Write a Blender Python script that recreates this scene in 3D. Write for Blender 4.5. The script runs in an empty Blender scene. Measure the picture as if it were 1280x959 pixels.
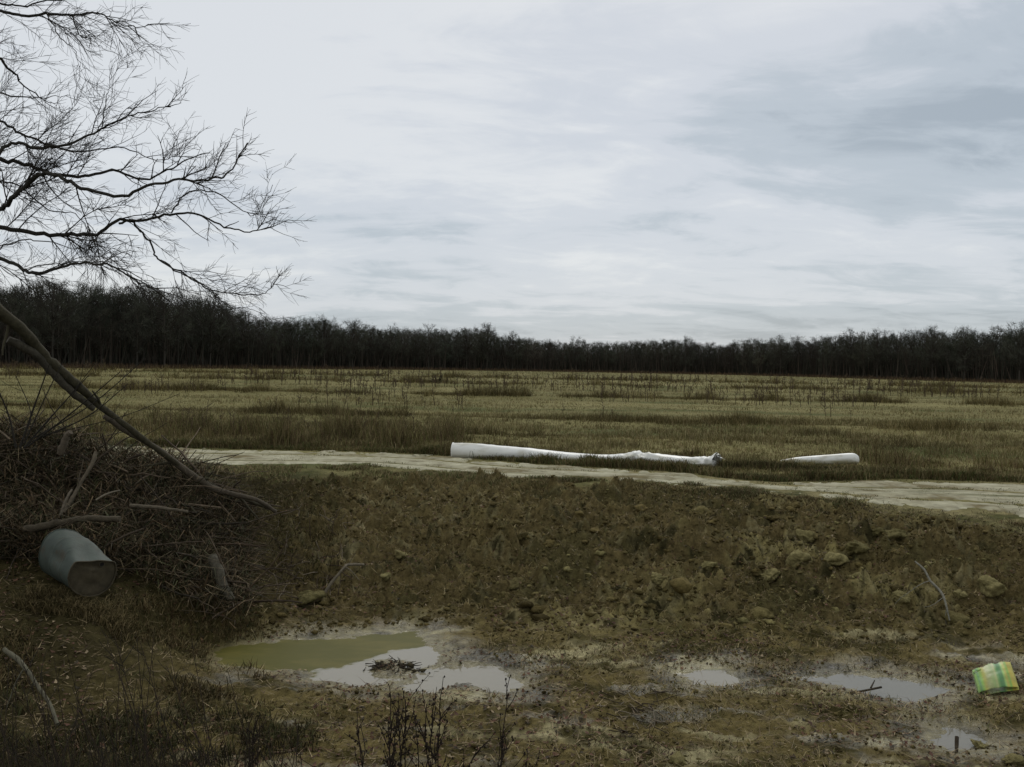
import bpy, math, random
import numpy as np
from mathutils import Matrix, Vector
R = math.radians
rng = np.random.default_rng(11)
random.seed(5)
scene = bpy.context.scene
col = scene.collection

# ------------------------------------------------------------------ camera
EYE = np.array([0.0, 0.0, 2.5]); FPX = 1250.0
PITCH, ROLL = 1.08, 1.08
RM = Matrix.Rotation(R(90 - PITCH), 3, 'X') @ Matrix.Rotation(R(ROLL), 3, 'Z')
cam = bpy.data.cameras.new('camera'); cam.sensor_width = 36; cam.lens = FPX / 1280 * 36
cam.clip_start = 0.05; cam.clip_end = 6000
camo = bpy.data.objects.new('camera', cam); col.objects.link(camo)
camo.matrix_world = Matrix.Translation(Vector(EYE)) @ RM.to_4x4()
scene.camera = camo
RN = np.array(RM)

# ------------------------------------------------------------------ world, sun, exposure
SUN_EL, SUN_AZ = 38, 12           # veiled sun ahead of the camera
world = bpy.data.worlds.new('World'); scene.world = world; world.use_nodes = True
wt = world.node_tree; wt.nodes.clear()
def N(t, kind, **kw):
    n = t.nodes.new(kind)
    for k, v in kw.items():
        if hasattr(n, k): setattr(n, k, v)
        else: n.inputs[k].default_value = v
    return n
def math_(t, op, a, b=None, clamp=False):
    n = t.nodes.new('ShaderNodeMath'); n.operation = op; n.use_clamp = clamp
    for i, v in enumerate((a, b)):
        if v is None: continue
        if isinstance(v, (int, float)): n.inputs[i].default_value = v
        else: t.links.new(v, n.inputs[i])
    return n.outputs[0]
def ramp(t, fac, stops, interp='EASE'):
    n = t.nodes.new('ShaderNodeValToRGB'); n.color_ramp.interpolation = interp
    e = n.color_ramp.elements
    while len(e) < len(stops): e.new(0.5)
    for i, (p, c) in enumerate(stops):
        e[i].position = p; e[i].color = (c[0], c[1], c[2], 1) if not isinstance(c, (int, float)) else (c, c, c, 1)
    t.links.new(fac, n.inputs[0]); return n.outputs[0]
def mixc(t, fac, a, b, mode='MIX'):
    n = t.nodes.new('ShaderNodeMix'); n.data_type = 'RGBA'; n.blend_type = mode
    for i, v in ((0, fac), (6, a), (7, b)):
        if isinstance(v, (int, float)): n.inputs[i].default_value = v
        elif isinstance(v, tuple): n.inputs[i].default_value = (*v, 1)
        else: t.links.new(v, n.inputs[i])
    return n.outputs[2]
sky = N(wt, 'ShaderNodeTexSky', sky_type='NISHITA', sun_disc=False, sun_elevation=R(SUN_EL), sun_rotation=R(SUN_AZ))
tc = wt.nodes.new('ShaderNodeTexCoord')
sx = wt.nodes.new('ShaderNodeSeparateXYZ'); wt.links.new(tc.outputs['Generated'], sx.inputs[0])
zc = math_(wt, 'ADD', math_(wt, 'MAXIMUM', sx.outputs[2], 0.0), 0.17)
u = math_(wt, 'DIVIDE', sx.outputs[0], zc); v = math_(wt, 'DIVIDE', sx.outputs[1], zc)
cb = wt.nodes.new('ShaderNodeCombineXYZ'); wt.links.new(u, cb.inputs[0]); wt.links.new(v, cb.inputs[1])
def cloudnoise(scale, off, detail, rough, dist, sc=(1, 1, 1)):
    m = wt.nodes.new('ShaderNodeMapping'); m.inputs['Location'].default_value = off; m.inputs['Scale'].default_value = sc
    m.inputs['Rotation'].default_value = (0, 0, R(-14))
    wt.links.new(cb.outputs[0], m.inputs[0])
    n = wt.nodes.new('ShaderNodeTexNoise'); n.inputs['Scale'].default_value = scale; n.inputs['Detail'].default_value = detail
    n.inputs['Roughness'].default_value = rough; n.inputs['Distortion'].default_value = dist
    wt.links.new(m.outputs[0], n.inputs['Vector']); return n.outputs['Fac']
n1 = cloudnoise(0.55, (3.9, 1.2, 0), 6, 0.52, 0.5)
n2 = cloudnoise(1.3, (9.3, 4.2, 0), 6, 0.58, 0.8, (0.7, 1.5, 1))
n3 = cloudnoise(3.6, (2.3, 8.2, 0), 7, 0.62, 0.6, (.8, 1.1, 1))
nn = math_(wt, 'ADD', math_(wt, 'ADD', math_(wt, 'MULTIPLY', n1, 0.58), math_(wt, 'MULTIPLY', n2, 0.40)), math_(wt, 'MULTIPLY', n3, 0.30))
# cloud deck is thinner (brighter) to the left of centre, thicker low on the right
tilt = math_(wt, 'ADD', math_(wt, 'MULTIPLY', sx.outputs[0], -0.22), math_(wt, 'MULTIPLY', sx.outputs[2], 0.38))
tilt = math_(wt, 'ADD', tilt, -0.125)
nn = math_(wt, 'ADD', nn, tilt)
cl = ramp(wt, nn, [(0.36, (3.4, 4.0, 4.6)), (0.46, (4.6, 5.2, 5.8)), (0.56, (6.0, 6.4, 6.95)), (0.69, (7.25, 7.5, 7.75))])
fin = mixc(wt, 0.90, sky.outputs[0], cl)
bg = wt.nodes.new('ShaderNodeBackground'); bg.inputs[1].default_value = 0.1
wt.links.new(fin, bg.inputs[0])
wo = wt.nodes.new('ShaderNodeOutputWorld'); wt.links.new(bg.outputs[0], wo.inputs[0])
sl = bpy.data.lights.new('sun', 'SUN'); sl.energy = 0.9; sl.angle = R(15); sl.color = (1, 0.97, 0.92)
so = bpy.data.objects.new('sun', sl); col.objects.link(so)
sd = Vector((math.sin(R(SUN_AZ)) * math.cos(R(SUN_EL)), math.cos(R(SUN_AZ)) * math.cos(R(SUN_EL)), math.sin(R(SUN_EL))))
so.rotation_euler = sd.to_track_quat('Z', 'Y').to_euler()
scene.view_settings.view_transform = 'Standard'; scene.view_settings.look = 'None'
scene.view_settings.exposure = 0.0; scene.view_settings.gamma = 1
scene.render.engine = 'CYCLES'
scene.cycles.max_bounces = 4; scene.cycles.diffuse_bounces = 2

# ------------------------------------------------------------------ helpers
def rayd(px, py):
    return RN @ np.array([(px - 640) / FPX, (479.5 - py) / FPX, -1.0])
def at(px, py, Y):
    d = rayd(px, py); return EYE + d * (Y / d[1])
def atz(px, py, z):
    d = rayd(px, py); return EYE + d * ((z - EYE[2]) / d[2])

_perm = np.random.default_rng(3).integers(0, 1 << 30, 4096)
def _h(ix, iy, s=0):
    return _perm[(_perm[(ix + s * 131) & 4095] + iy * 57 + s * 17) & 4095] / float(1 << 30)
def vnoise(x, y, s=0):
    ix = np.floor(x).astype(np.int64); iy = np.floor(y).astype(np.int64)
    fx = x - ix; fy = y - iy; fx = fx * fx * (3 - 2 * fx); fy = fy * fy * (3 - 2 * fy)
    a = _h(ix, iy, s); b = _h(ix + 1, iy, s); c = _h(ix, iy + 1, s); d = _h(ix + 1, iy + 1, s)
    return (a * (1 - fx) + b * fx) * (1 - fy) + (c * (1 - fx) + d * fx) * fy
def fbm(x, y, oct=4, s=0, gain=0.5):
    t = 0; a = 1; n = 0
    for o in range(oct):
        ca, sa = math.cos(o * 0.7 + s), math.sin(o * 0.7 + s)
        t = t + a * (vnoise((x * ca - y * sa) * 2 ** o + 13.7 * o, (x * sa + y * ca) * 2 ** o + 5.1 * o, s + o) - 0.5); n += a; a *= gain
    return t / n * 2
def worley(x, y, s=0):
    ix = np.floor(x).astype(np.int64); iy = np.floor(y).astype(np.int64)
    best = np.full(np.shape(x), 9.0); hid = np.zeros(np.shape(x))
    for i in (-1, 0, 1):
        for j in (-1, 0, 1):
            cx = ix + i; cy = iy + j
            dx = cx + _h(cx, cy, s) - x; dy = cy + _h(cx, cy, s + 5) - y
            d = dx * dx + dy * dy; hh = _h(cx, cy, s + 9)
            m = d < best; best = np.where(m, d, best); hid = np.where(m, hh, hid)
    return np.sqrt(best), hid
def sstep(a, b, x):
    t = np.clip((x - a) / (b - a), 0, 1); return t * t * (3 - 2 * t)

def tag(o, label=None, cat=None, group=None, kind=None):
    if label: o['label'] = label
    if cat: o['category'] = cat
    if group: o['group'] = group
    if kind: o['kind'] = kind
    return o
def empty(name, loc):
    o = bpy.data.objects.new(name, None); o.location = loc; o.empty_display_size = 0.2; col.objects.link(o); return o
def npmesh(name, V, F, mat, colr=None, smooth=False):
    """F: (n,3) or (n,4) array or list of such"""
    V = np.asarray(V, dtype=np.float32)
    Fs = F if isinstance(F, list) else [F]
    Fs = [np.asarray(f, dtype=np.int32) for f in Fs if len(f)]
    me = bpy.data.meshes.new(name)
    nl = sum(f.size for f in Fs); nf = sum(len(f) for f in Fs)
    me.vertices.add(len(V)); me.vertices.foreach_set('co', V.ravel())
    me.loops.add(nl); me.loops.foreach_set('vertex_index', np.concatenate([f.ravel() for f in Fs]))
    me.polygons.add(nf)
    tot = np.concatenate([np.full(len(f), f.shape[1], dtype=np.int32) for f in Fs])
    st = np.concatenate([[0], np.cumsum(tot)[:-1]]).astype(np.int32)
    me.polygons.foreach_set('loop_start', st)
    if smooth: me.polygons.foreach_set('use_smooth', np.ones(nf, dtype=bool))
    me.update(calc_edges=True)
    if colr is not None:
        at_ = me.color_attributes.new('Col', 'FLOAT_COLOR', 'POINT')
        c = np.ones((len(V), 4), dtype=np.float32); c[:, :np.shape(colr)[-1]] = colr; at_.data.foreach_set('color', c.ravel())
    me.materials.append(mat); me.validate()
    return me
class MB:
    def __init__(s): s.v = []; s.f3 = []; s.f4 = []; s.c = []; s.n = 0
    def add(s, V, F, c=(1, 1, 1)):
        V = np.asarray(V, float); F = np.asarray(F)
        if len(V) == 0: return
        (s.f3 if F.shape[1] == 3 else s.f4).append(F + s.n); s.v.append(V)
        c = np.asarray(c, float); s.c.append(np.broadcast_to(c, (len(V), 3))); s.n += len(V)
    def tube(s, P, r, n=5, c=(1, 1, 1), cap=True, sq=None):
        P = np.asarray(P, float); m = len(P); r = np.broadcast_to(np.asarray(r, float), (m,))
        T = np.gradient(P, axis=0); T /= np.linalg.norm(T, axis=1)[:, None] + 1e-9
        ref = np.array([0, 0, 1.0]) if abs(T[:, 2]).mean() < 0.8 else np.array([1.0, 0, 0])
        A = np.cross(T, ref); A /= np.linalg.norm(A, axis=1)[:, None] + 1e-9; B = np.cross(A, T)
        th = np.arange(n) * 2 * math.pi / n
        V = P[:, None] + r[:, None, None] * (np.cos(th)[None, :, None] * A[:, None] + np.sin(th)[None, :, None] * B[:, None])
        V = V.reshape(-1, 3)
        i = np.arange(m - 1)[:, None] * n; j = np.arange(n)[None]; k = (j + 1) % n
        F = np.stack([i + j, i + k, i + n + k, i + n + j], -1).reshape(-1, 4)
        s.add(V, F, c)
        if cap and n > 3:
            for e, idx in ((0, 0), (m - 1, (m - 1) * n)):
                base = s.n; s.add(np.vstack([V[idx:idx + n], P[e]]), [[(q + 1) % n, q, n] if e == 0 else [q, (q + 1) % n, n] for q in range(n)], c)
    def mesh(s, name, mat, smooth=False):
        F = []
        if s.f3: F.append(np.concatenate(s.f3))
        if s.f4: F.append(np.concatenate(s.f4))
        return npmesh(name, np.concatenate(s.v), F, mat, np.concatenate(s.c), smooth)
    def build(s, name, mat, parent=None, smooth=False):
        o = bpy.data.objects.new(name, s.mesh(name, mat, smooth)); col.objects.link(o)
        if parent: o.parent = parent; o.matrix_parent_inverse = Matrix.Translation(-Vector(parent.location))
        return o
def crom(P, k=6):
    """smooth polyline through points (Catmull-Rom); works on any column count"""
    P = np.asarray(P, float)
    Q = np.vstack([2 * P[0] - P[1], P, 2 * P[-1] - P[-2]]); out = []
    for i in range(1, len(Q) - 2):
        t = np.linspace(0, 1, k, endpoint=False)[:, None]
        p0, p1, p2, p3 = Q[i - 1:i + 3]
        out.append(0.5 * ((2 * p1) + (-p0 + p2) * t + (2 * p0 - 5 * p1 + 4 * p2 - p3) * t ** 2 + (-p0 + 3 * p1 - 3 * p2 + p3) * t ** 3))
    out.append(P[-1:]); return np.vstack(out)

# ------------------------------------------------------------------ materials
def mat(name, base=(1, 1, 1), rough=0.9, attr=True, noise=None, bump=0.0, bscale=20, spec=0.3, metal=0, var=0.35, trans=0):
    m = bpy.data.materials.new(name); m.use_nodes = True; t = m.node_tree
    b = t.nodes['Principled BSDF']; b.inputs['Roughness'].default_value = rough
    b.inputs['Specular IOR Level'].default_value = spec; b.inputs['Metallic'].default_value = metal
    tcn = t.nodes.new('ShaderNodeTexCoord')
    if attr:
        a = t.nodes.new('ShaderNodeAttribute'); a.attribute_name = 'Col'; c = mixc(t, 1.0, a.outputs[0], tuple(base), 'MULTIPLY')
    else:
        g = t.nodes.new('ShaderNodeRGB'); g.outputs[0].default_value = (*base, 1); c = g.outputs[0]
    if noise:
        n = N(t, 'ShaderNodeTexNoise', Scale=noise, Detail=6.0, Roughness=0.65); t.links.new(tcn.outputs['Object'], n.inputs['Vector'])
        k = ramp(t, n.outputs['Fac'], [(0.25, 1 - var), (0.75, 1 + var)], 'LINEAR')
        c = mixc(t, 1.0, c, k, 'MULTIPLY')
    t.links.new(c, b.inputs['Base Color'])
    if bump:
        n = N(t, 'ShaderNodeTexNoise', Scale=float(bscale), Detail=7.0, Roughness=0.7); t.links.new(tcn.outputs['Object'], n.inputs['Vector'])
        bn = t.nodes.new('ShaderNodeBump'); bn.inputs['Strength'].default_value = 1.0; bn.inputs['Distance'].default_value = bump
        t.links.new(n.outputs['Fac'], bn.inputs['Height']); t.links.new(bn.outputs[0], b.inputs['Normal'])
    return m
M_soil = mat('soil', noise=9, bump=0.05, bscale=14, rough=0.85, spec=0.25, var=0.55)
t = M_soil.node_tree; b = t.nodes['Principled BSDF']; a = [n for n in t.nodes if n.bl_idname == 'ShaderNodeAttribute'][0]
t.links.new(ramp(t, a.outputs['Alpha'], [(0, .33), (1, .95)], 'LINEAR'), b.inputs['Roughness']); t.links.new(ramp(t, a.outputs['Alpha'], [(0, .5), (1, .05)], 'LINEAR'), b.inputs['Specular IOR Level'])
M_road = mat('pale_dirt', noise=5, bump=0.02, bscale=9, rough=0.95, spec=0.1, var=0.3)
M_clod = mat('clod_soil', noise=16, bump=0.04, bscale=30, rough=0.95, spec=0.05, var=0.5)
M_grass = mat('dry_grass', rough=0.9, spec=0.05)
M_leaf = mat('leaf_litter', rough=0.8, spec=0.12)
M_bark = mat('bark', noise=18, bump=0.012, bscale=40, rough=0.9, spec=0.2, var=0.45)
M_twig = mat('twig', rough=0.9, spec=0.1)
M_wood = mat('far_wood', rough=1.0, spec=0.0)

# ------------------------------------------------------------------ terrain
CP = [(-14,24,0),(-8,24,0),(0,24,0),(8,22.5,0),(14,20,0),(-14,30,0),(0,30,0),(14,30,0),(-14,18,0),(-9,18,0),(-5,19.3,0),(-2.5,20,0),(1,20,-.02),
 (4,19,-.02),(7,17.6,0),(10,16.6,0),(14,16,0),(-8,14,0),(-6.5,15,.05),(-5,16,0),(-3.7,16.8,-.05),
 (-5.2,11.8,-.27),(-5.8,12.6,-.12),(-7,12,-.2),(-9,12,-.1),(-4.6,14,-.25),(-3.6,15.2,-.5),(-3.0,14.2,-.9),
 (-2,14,-.98),(0,13.6,-1.0),(2,13.4,-1.0),(4,13.2,-1.0),(6,13,-.98),(9,13,-.9),
 (0,16.7,-.42),(3,16.1,-.42),(6,15.2,-.42),(9,14.8,-.4),(-2,17,-.45),
 (-3,12,-1.04),(-1,12,-1.06),(1,12,-1.05),(3,12,-1.05),(5,12,-1.05),(8,12,-.95),(-2,10.3,-1.0),(0,10.3,-1.02),(2,10.2,-1.03),(4,10,-1.04),(6,10,-1.0),
 (-4,9,-.82),(-2,8.7,-.95),(0,8.5,-1),(2,8.5,-1),(5,8.5,-1),(8,9,-.9),(-4.4,11,-.62),(-3.9,11.8,-.85),(-6.5,10.5,-.45),(-5.5,9,-.65),(-5,7,-.62),(-3,6.5,-.72),
 (0,5,-.3),(-5,4,0),(5,4,-.1),(0,3,.4),(-6,2,.5),(6,2,.5),(0,0,.8),(-10,0,.7),(10,0,.7),(0,6.8,-.85),(4,6.8,-.85),(-9,7,-.2),(9,7,-.6),(12,11,-.6),(-12,10,0)]
CP = np.array(CP, float)
def _tps(r2): return np.where(r2 > 1e-9, r2 * np.log(r2 + 1e-12), 0)
_n = len(CP); _K = _tps(((CP[:, None, :2] - CP[None, :, :2]) ** 2).sum(-1)) + np.eye(_n) * 0.15
_P = np.hstack([np.ones((_n, 1)), CP[:, :2]])
_A = np.block([[_K, _P], [_P.T, np.zeros((3, 3))]])
_W = np.linalg.solve(_A, np.concatenate([CP[:, 2], np.zeros(3)]))
def tps(x, y):
    o = _W[_n] + _W[_n + 1] * x + _W[_n + 2] * y
    for i in range(_n): o = o + _W[i] * _tps((x - CP[i, 0]) ** 2 + (y - CP[i, 1]) ** 2)
    return o
# road edges (traced on the z = 0 plane)
FAR_PX = [(-400,549),(-200,552),(0,555),(203,559),(312,561.5),(417,564.5),(534,569),(620,576),(700,582),(800,587),(860,592),(940,603),(974,604),(1052,601),(1136,599),(1280,603),(1450,612),(1700,630)]
NEAR_PX = [(-400,572),(-200,576),(0,581),(256,583),(400,584),(456,584),(540,592),(640,600),(800,605),(880,611),(974,620),(1030,626),(1099,633),(1177,643),(1280,652),(1450,672),(1700,705)]
FARW = np.array([atz(a, b, 0)[:2] for a, b in FAR_PX]); NEARW = np.array([atz(a, b, 0)[:2] for a, b in NEAR_PX])
def yfar(x): return np.interp(x, FARW[:, 0], FARW[:, 1])
def ynear(x): return np.interp(x, NEARW[:, 0], NEARW[:, 1])
WZ = -1.10
PUD = {
 'left': [(262,816),(300,806),(340,803),(400,797),(450,795),(515,791),(530,803),(548,818),(540,828),(520,836),(508,846),(470,855),(430,854),(396,850),(380,841),(340,838),(290,832)],
 'mid': [(528,840),(560,834),(600,831),(626,832),(640,848),(652,858),(630,870),(612,862),(590,852),(560,855),(536,866),(505,864),(520,850)],
 'small': [(842,842),(872,838),(878,831),(902,834),(914,845),(926,852),(905,859),(882,857),(862,850)],
 'right': [(1003,849),(1030,845),(1060,842),(1100,849),(1140,852),(1180,858),(1190,863),(1170,872),(1145,881),(1100,873),(1070,864),(1035,856)],
 'corner': [(1166,926),(1186,911),(1206,914),(1222,926),(1212,934),(1190,937)]}
ISL = [(462,836),(478,827),(500,825),(520,829),(516,842),(500,850),(476,848)]
def topoly(p): return np.array([atz(a, b, WZ)[:2] for a, b in p])
PW = {k: topoly(v) for k, v in PUD.items()}; IW = topoly(ISL)
def sdf(poly, x, y):
    d = np.full(x.shape, 1e9); ins = np.zeros(x.shape, bool); n = len(poly)
    for i in range(n):
        a = poly[i]; b = poly[(i + 1) % n]; e = b - a
        t = np.clip(((x - a[0]) * e[0] + (y - a[1]) * e[1]) / (e @ e), 0, 1)
        d = np.minimum(d, (x - a[0] - t * e[0]) ** 2 + (y - a[1] - t * e[1]) ** 2)
        c = ((a[1] > y) != (b[1] > y)) & (x < (b[0] - a[0]) * (y - a[1]) / (b[1] - a[1] + 1e-12) + a[0]); ins ^= c
    d = np.sqrt(d); return np.where(ins, -d, d)
def pud_sdf(x, y):
    d = np.full(x.shape, 9.0)
    m = (y > 8) & (y < 15.5) & (np.abs(x) < 8)
    if m.any():
        xm, ym = x[m], y[m]; dd = np.full(xm.shape, 9.0)
        for k, p in PW.items(): dd = np.minimum(dd, sdf(p, xm, ym))
        dd = np.maximum(dd, -sdf(IW, xm, ym) * 1.0)
        dd = dd + 0.16 * fbm(xm * 2.2, ym * 3.4, 3, 21, .6) + .13 * fbm(xm * 7, ym * 10, 3, 23, .7)
        d[m] = dd
    return d
LEV = [(44.0, -0.16, 0.16, 1.6), (76.0, -0.02, 0.18, 1.8), (118, 0.03, 0.3, 2.5), (170, 0, 0.3, 3), (34.0, -0.22, 0.10, 1.2)]
def bankmask(x, y):
    """1 on the cloddy dug bank and pit floor, 0 on grass"""
    e = 0.5 * fbm(x * .8, y * .8, 3, 31)
    right = sstep(-3.2, -1.4, x + e)
    top = ynear(x) - .55 + e - 1.6 * (1 - right)
    return sstep(0.5, -0.7, y - top) * sstep(5.5, 7.5, y)
def H(x, y, fine=True):
    x = np.asarray(x, float); y = np.asarray(y, float)
    near = sstep(26, 21, y) * sstep(30, 16, np.abs(x)) * sstep(-12, -4, y)
    xc = np.clip(x, -18, 18); yc = np.clip(y, -1, 27)
    z = tps(xc, yc) * near + 0.5 * (1 - sstep(-12, 4, y)) * (1 - near)
    z = z + 1.05 * np.exp(-((x + 7.3) / 1.9) ** 2 - ((y - 14.6) / 1.1) ** 2) + .45 * np.exp(-((x + 4.9) / 1.0) ** 2 - ((y - 15.4) / .8) ** 2)
    for Y0, sl_, h, w in LEV: z = z + h * np.exp(-((y - Y0 - sl_ * x - 1.2 * np.sin(x * .07)) / w) ** 2) * sstep(28, 33, y)
    z = z + 0.05 * fbm(x * .25, y * .25, 3, 2) * sstep(20, 34, y)
    if fine:
        bm = bankmask(x, y); nr = (y < 40) & (y > 2) & (np.abs(x) < 20)
        if nr.any():
            xm, ym, b = x[nr], y[nr], bm[nr]
            slope = sstep(13.0, 14.6, ym) * b
            dry = 1 - 0.0 * b
            wx = xm + .15 * fbm(xm * 2, ym * 2, 2, 4); wy = ym + .15 * fbm(xm * 2 + 9, ym * 2, 2, 6)
            w1, h1 = worley(wx * 1.7, wy * 1.7, 1); w2, h2 = worley(wx * 4.3, wy * 4.3, 2); w3, h3 = worley(wx * 10, wy * 10, 3)
            d1 = np.sqrt(np.clip(1 - (w1 / .75) ** 2, 0, 1)) * h1; d2 = np.sqrt(np.clip(1 - (w2 / .7) ** 2, 0, 1)) * h2; d3 = np.sqrt(np.clip(1 - (w3 / .7) ** 2, 0, 1)) * h3
            amp = 0.25 + 0.75 * slope
            rg1 = 1 - np.abs(fbm(wx * 1.6, wy * 1.6, 4, 14)) * 2.2; rg2 = 1 - np.abs(fbm(wx * 4.5 + 3, wy * 4.5, 4, 15, .6)) * 2.2
            dz = b * (amp * (0.12 * (d1 - .4) - .17 * (rg1 - .5) - .16 * (rg2 - .5) + 0.05 * (d2 - .35)) + (.5 + .5 * slope) * (0.02 * (d3 - .3) + .06 * fbm(xm * 10, ym * 10, 3, 16, .7))
                      + .12 * fbm(xm * .9, ym * .9, 4, 8) * (.3 + .7 * slope) + .03 * fbm(xm * 5, ym * 5, 3, 9))
            rd = sstep(-.4, .2, ym - ynear(xm)) * sstep(.4, -.2, ym - yfar(xm))
            dz = dz + (1 - b) * (1 - rd) * (.05 * fbm(xm * 1.3, ym * 1.3, 4, 12) + .03 * (d2 - .3))
            z[nr] = z[nr] + dz
        d = pud_sdf(x, y)
        k = sstep(0.9, 0.0, d); shore = WZ + np.where(d < 0, np.maximum(d * .3, -.09), np.minimum(d * .16, .10)) + (.012 * fbm(x * 5, y * 8, 4, 25, .7)) * sstep(.0, .1, d)
        fl = (y > 7.5) & (y < 15.5) & (np.abs(x) < 9)
        z = np.where(fl, z * (1 - k) + shore * k, z)
        z = np.where(fl & (d > 0.02), np.maximum(z, WZ + .012), z)
    return z
def axis(lo, a, b, hi, step, g):
    mid = np.arange(a, b, step); up = [b]; s = step
    while up[-1] < hi: s *= g; up.append(up[-1] + s)
    dn = [a]; s = step
    while dn[-1] > lo: s *= g; dn.append(dn[-1] - s)
    return np.concatenate([np.array(dn[1:][::-1]), mid, np.array(up)])
xs = axis(-1400, -7.6, 8.4, 1400, 0.034, 1.10); ys = axis(-60, 7.6, 21.0, 1700, 0.04, 1.055)
GX, GY = np.meshgrid(xs, ys); gx, gy = GX.ravel(), GY.ravel()
gz = H(gx, gy)
# own colours of the soil: olive mud floor, brown dug bank, pale dry crust, greenish turf, straw field; left side also darkened for shade
def C(*a): return np.array(a, float)
SAT = np.array([1.27, 1.26, 1.0])
def mixv(a, b, k): return a * (1 - k[:, None]) + b * k[:, None]
def groundcol(x, y, z):
    f1 = fbm(x * .6, y * .6, 5, 41); f2 = fbm(x * 2.3, y * 2.3, 4, 43); f3 = fbm(x * .15, y * .5, 4, 47)
    c = np.tile(C(.128, .114, .056), (len(x), 1))                                 # straw field
    c = mixv(c, C(.18, .16, .085), sstep(-.1, .5, f3)); c = mixv(c, C(.07, .075, .03), sstep(.1, .6, -f3 + .3 * f2))
    b = bankmask(x, y)
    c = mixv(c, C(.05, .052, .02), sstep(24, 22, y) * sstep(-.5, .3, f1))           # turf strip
    bank = np.tile(C(.100, .077, .040), (len(x), 1))
    f5 = fbm(x * 4.5, y * 4.5, 4, 44, .65)
    bank = mixv(bank, C(.20, .168, .085), sstep(.0, .5, f1 + .5 * f2 + .3 * f5) * sstep(-2.5, 1.5, x) * .85)
    bank = mixv(bank, C(.055, .05, .024), sstep(.1, .45, -f1 + .6 * f5) * .6)
    bank = mixv(bank, C(.25, .215, .135), sstep(.08, .42, f5 + .3 * f1) * .7)
    bank = mixv(bank, C(.03, .026, .013), sstep(.05, .45, f5 - .1 + .3 * f2))
    floor = np.tile(C(.120, .094, .045), (len(x), 1))
    floor = mixv(floor, C(.30, .265, .18), sstep(.08, .4, .25 * f2 +  fbm(x * .8 - y * .1, y * 1.9, 4, 55)) * sstep(-3.5, -.5, x))
    floor = mixv(floor, C(.052, .043, .018), sstep(.0, .4, f2 + .4 * fbm(x * 1.1 + 7, y * 3, 3, 57)))
    dug = mixv(floor, bank, sstep(12.9, 14, y + .4 * f1))
    d = pud_sdf(x, y); dug = mixv(dug, C(.21, .185, .11), sstep(.4, .0, d + .6 * f2) * .5)
    c = mixv(c, dug, b)
    mg = sstep(1.6, .1, ynear(x) - y + .9 * f1) * sstep(-4, 2, x) * (y < yfar(x)); c = mixv(c, C(.20, .17, .10), mg * sstep(-.35, .25, f2 + f1) * .85)
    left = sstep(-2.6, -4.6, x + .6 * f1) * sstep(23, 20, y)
    c = mixv(c, C(.026, .022, .011), left * .85)  # shade of the left bank mixed into the soil colour
    return c
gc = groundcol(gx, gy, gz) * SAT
wet = bankmask(gx, gy) * sstep(-3.8, -2.8, gx) * np.clip(sstep(.7, .05, pud_sdf(gx, gy) + .3 * fbm(gx * 3, gy * 3, 3, 201)) + .9 * sstep(.12, .4, fbm(gx * .9, gy * 2.6, 4, 203)) * sstep(13.3, 12.2, gy), 0, 1)
gc = np.hstack([gc, 1 - wet[:, None]])
nx, ny = len(xs), len(ys)
ii = (np.arange(ny - 1)[:, None] * nx + np.arange(nx - 1)[None]).ravel()
GF = np.stack([ii, ii + 1, ii + nx + 1, ii + nx], 1)
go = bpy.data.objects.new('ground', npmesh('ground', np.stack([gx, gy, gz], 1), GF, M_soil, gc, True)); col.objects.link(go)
tag(go, 'muddy dug ground and rough field of pale dry stubble', None, None, 'structure')

# road
rx = np.concatenate([np.arange(FARW[0, 0], -16, .5), np.arange(-16, 18, .07), np.arange(18, FARW[-1, 0], .5)]); m = 90
rt = np.linspace(-.09, 1.09, m)
RX, RT = np.meshgrid(rx, rt); rxx, rtt = RX.ravel(), RT.ravel()
yn_, yf_ = ynear(rxx), yfar(rxx); W_ = yf_ - yn_; ryy = yn_ + rtt * W_
rzz = H(rxx, ryy, False)
edge = np.minimum(rtt, 1 - rtt) * W_
fe = .9 * fbm(rxx * .8, ryy * 1.0, 3, 61, .6) + .8 * fbm(rxx * 3.5, ryy * 2, 4, 62, .7) - .15
up = np.clip((edge - .32 + fe) * .12, -.14, .035)
rut = -.04 * (np.exp(-((rtt - .3 + .03 * np.sin(rxx * .3)) / .06) ** 2) + np.exp(-((rtt - .68 + .03 * np.sin(rxx * .3)) / .07) ** 2)) * (up > 0)
med = np.exp(-((rtt - .47) / .07) ** 2) * sstep(2, 5, rxx) * sstep(-.2, .3, fbm(rxx * .5, ryy * 2, 4, 66))
rzz = rzz + up + rut + .016 * fbm(rxx * 2.8, ryy * 2.4, 5, 63, .7) + .05 * med * 0
rf = fbm(rxx * .6, ryy * 1.3, 5, 65, .6)
rf2 = fbm(rxx * 3.2, ryy * 2.2, 5, 67, .75)
rc = mixv(np.tile(C(.29, .265, .195), (len(rxx), 1)), C(.41, .385, .30), sstep(-.3, .45, rf + .7 * rf2)); rc = mixv(rc, C(.16, .13, .07), sstep(.10, .5, -rf - .6 * rf2))
rc = mixv(rc, C(.15, .13, .07), np.clip(-rut / .04, 0, 1) * sstep(-.2, .3, rf2) * .6); rc = mixv(rc, C(.09, .09, .035), med * .8); rc = mixv(rc, C(.11, .10, .055), sstep(.35, .0, edge + fe * .5) * .7)
nx2 = len(rx); ii = (np.arange(m - 1)[:, None] * nx2 + np.arange(nx2 - 1)[None]).ravel()
ro = bpy.data.objects.new('dirt_road', npmesh('dirt_road', np.stack([rxx, ryy, rzz], 1), np.stack([ii, ii + 1, ii + nx2 + 1, ii + nx2], 1), M_road, rc * [1, 1, .88], True)); col.objects.link(ro)
tag(ro, 'pale dirt track crossing between the pit and the field', None, None, 'structure')

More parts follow.
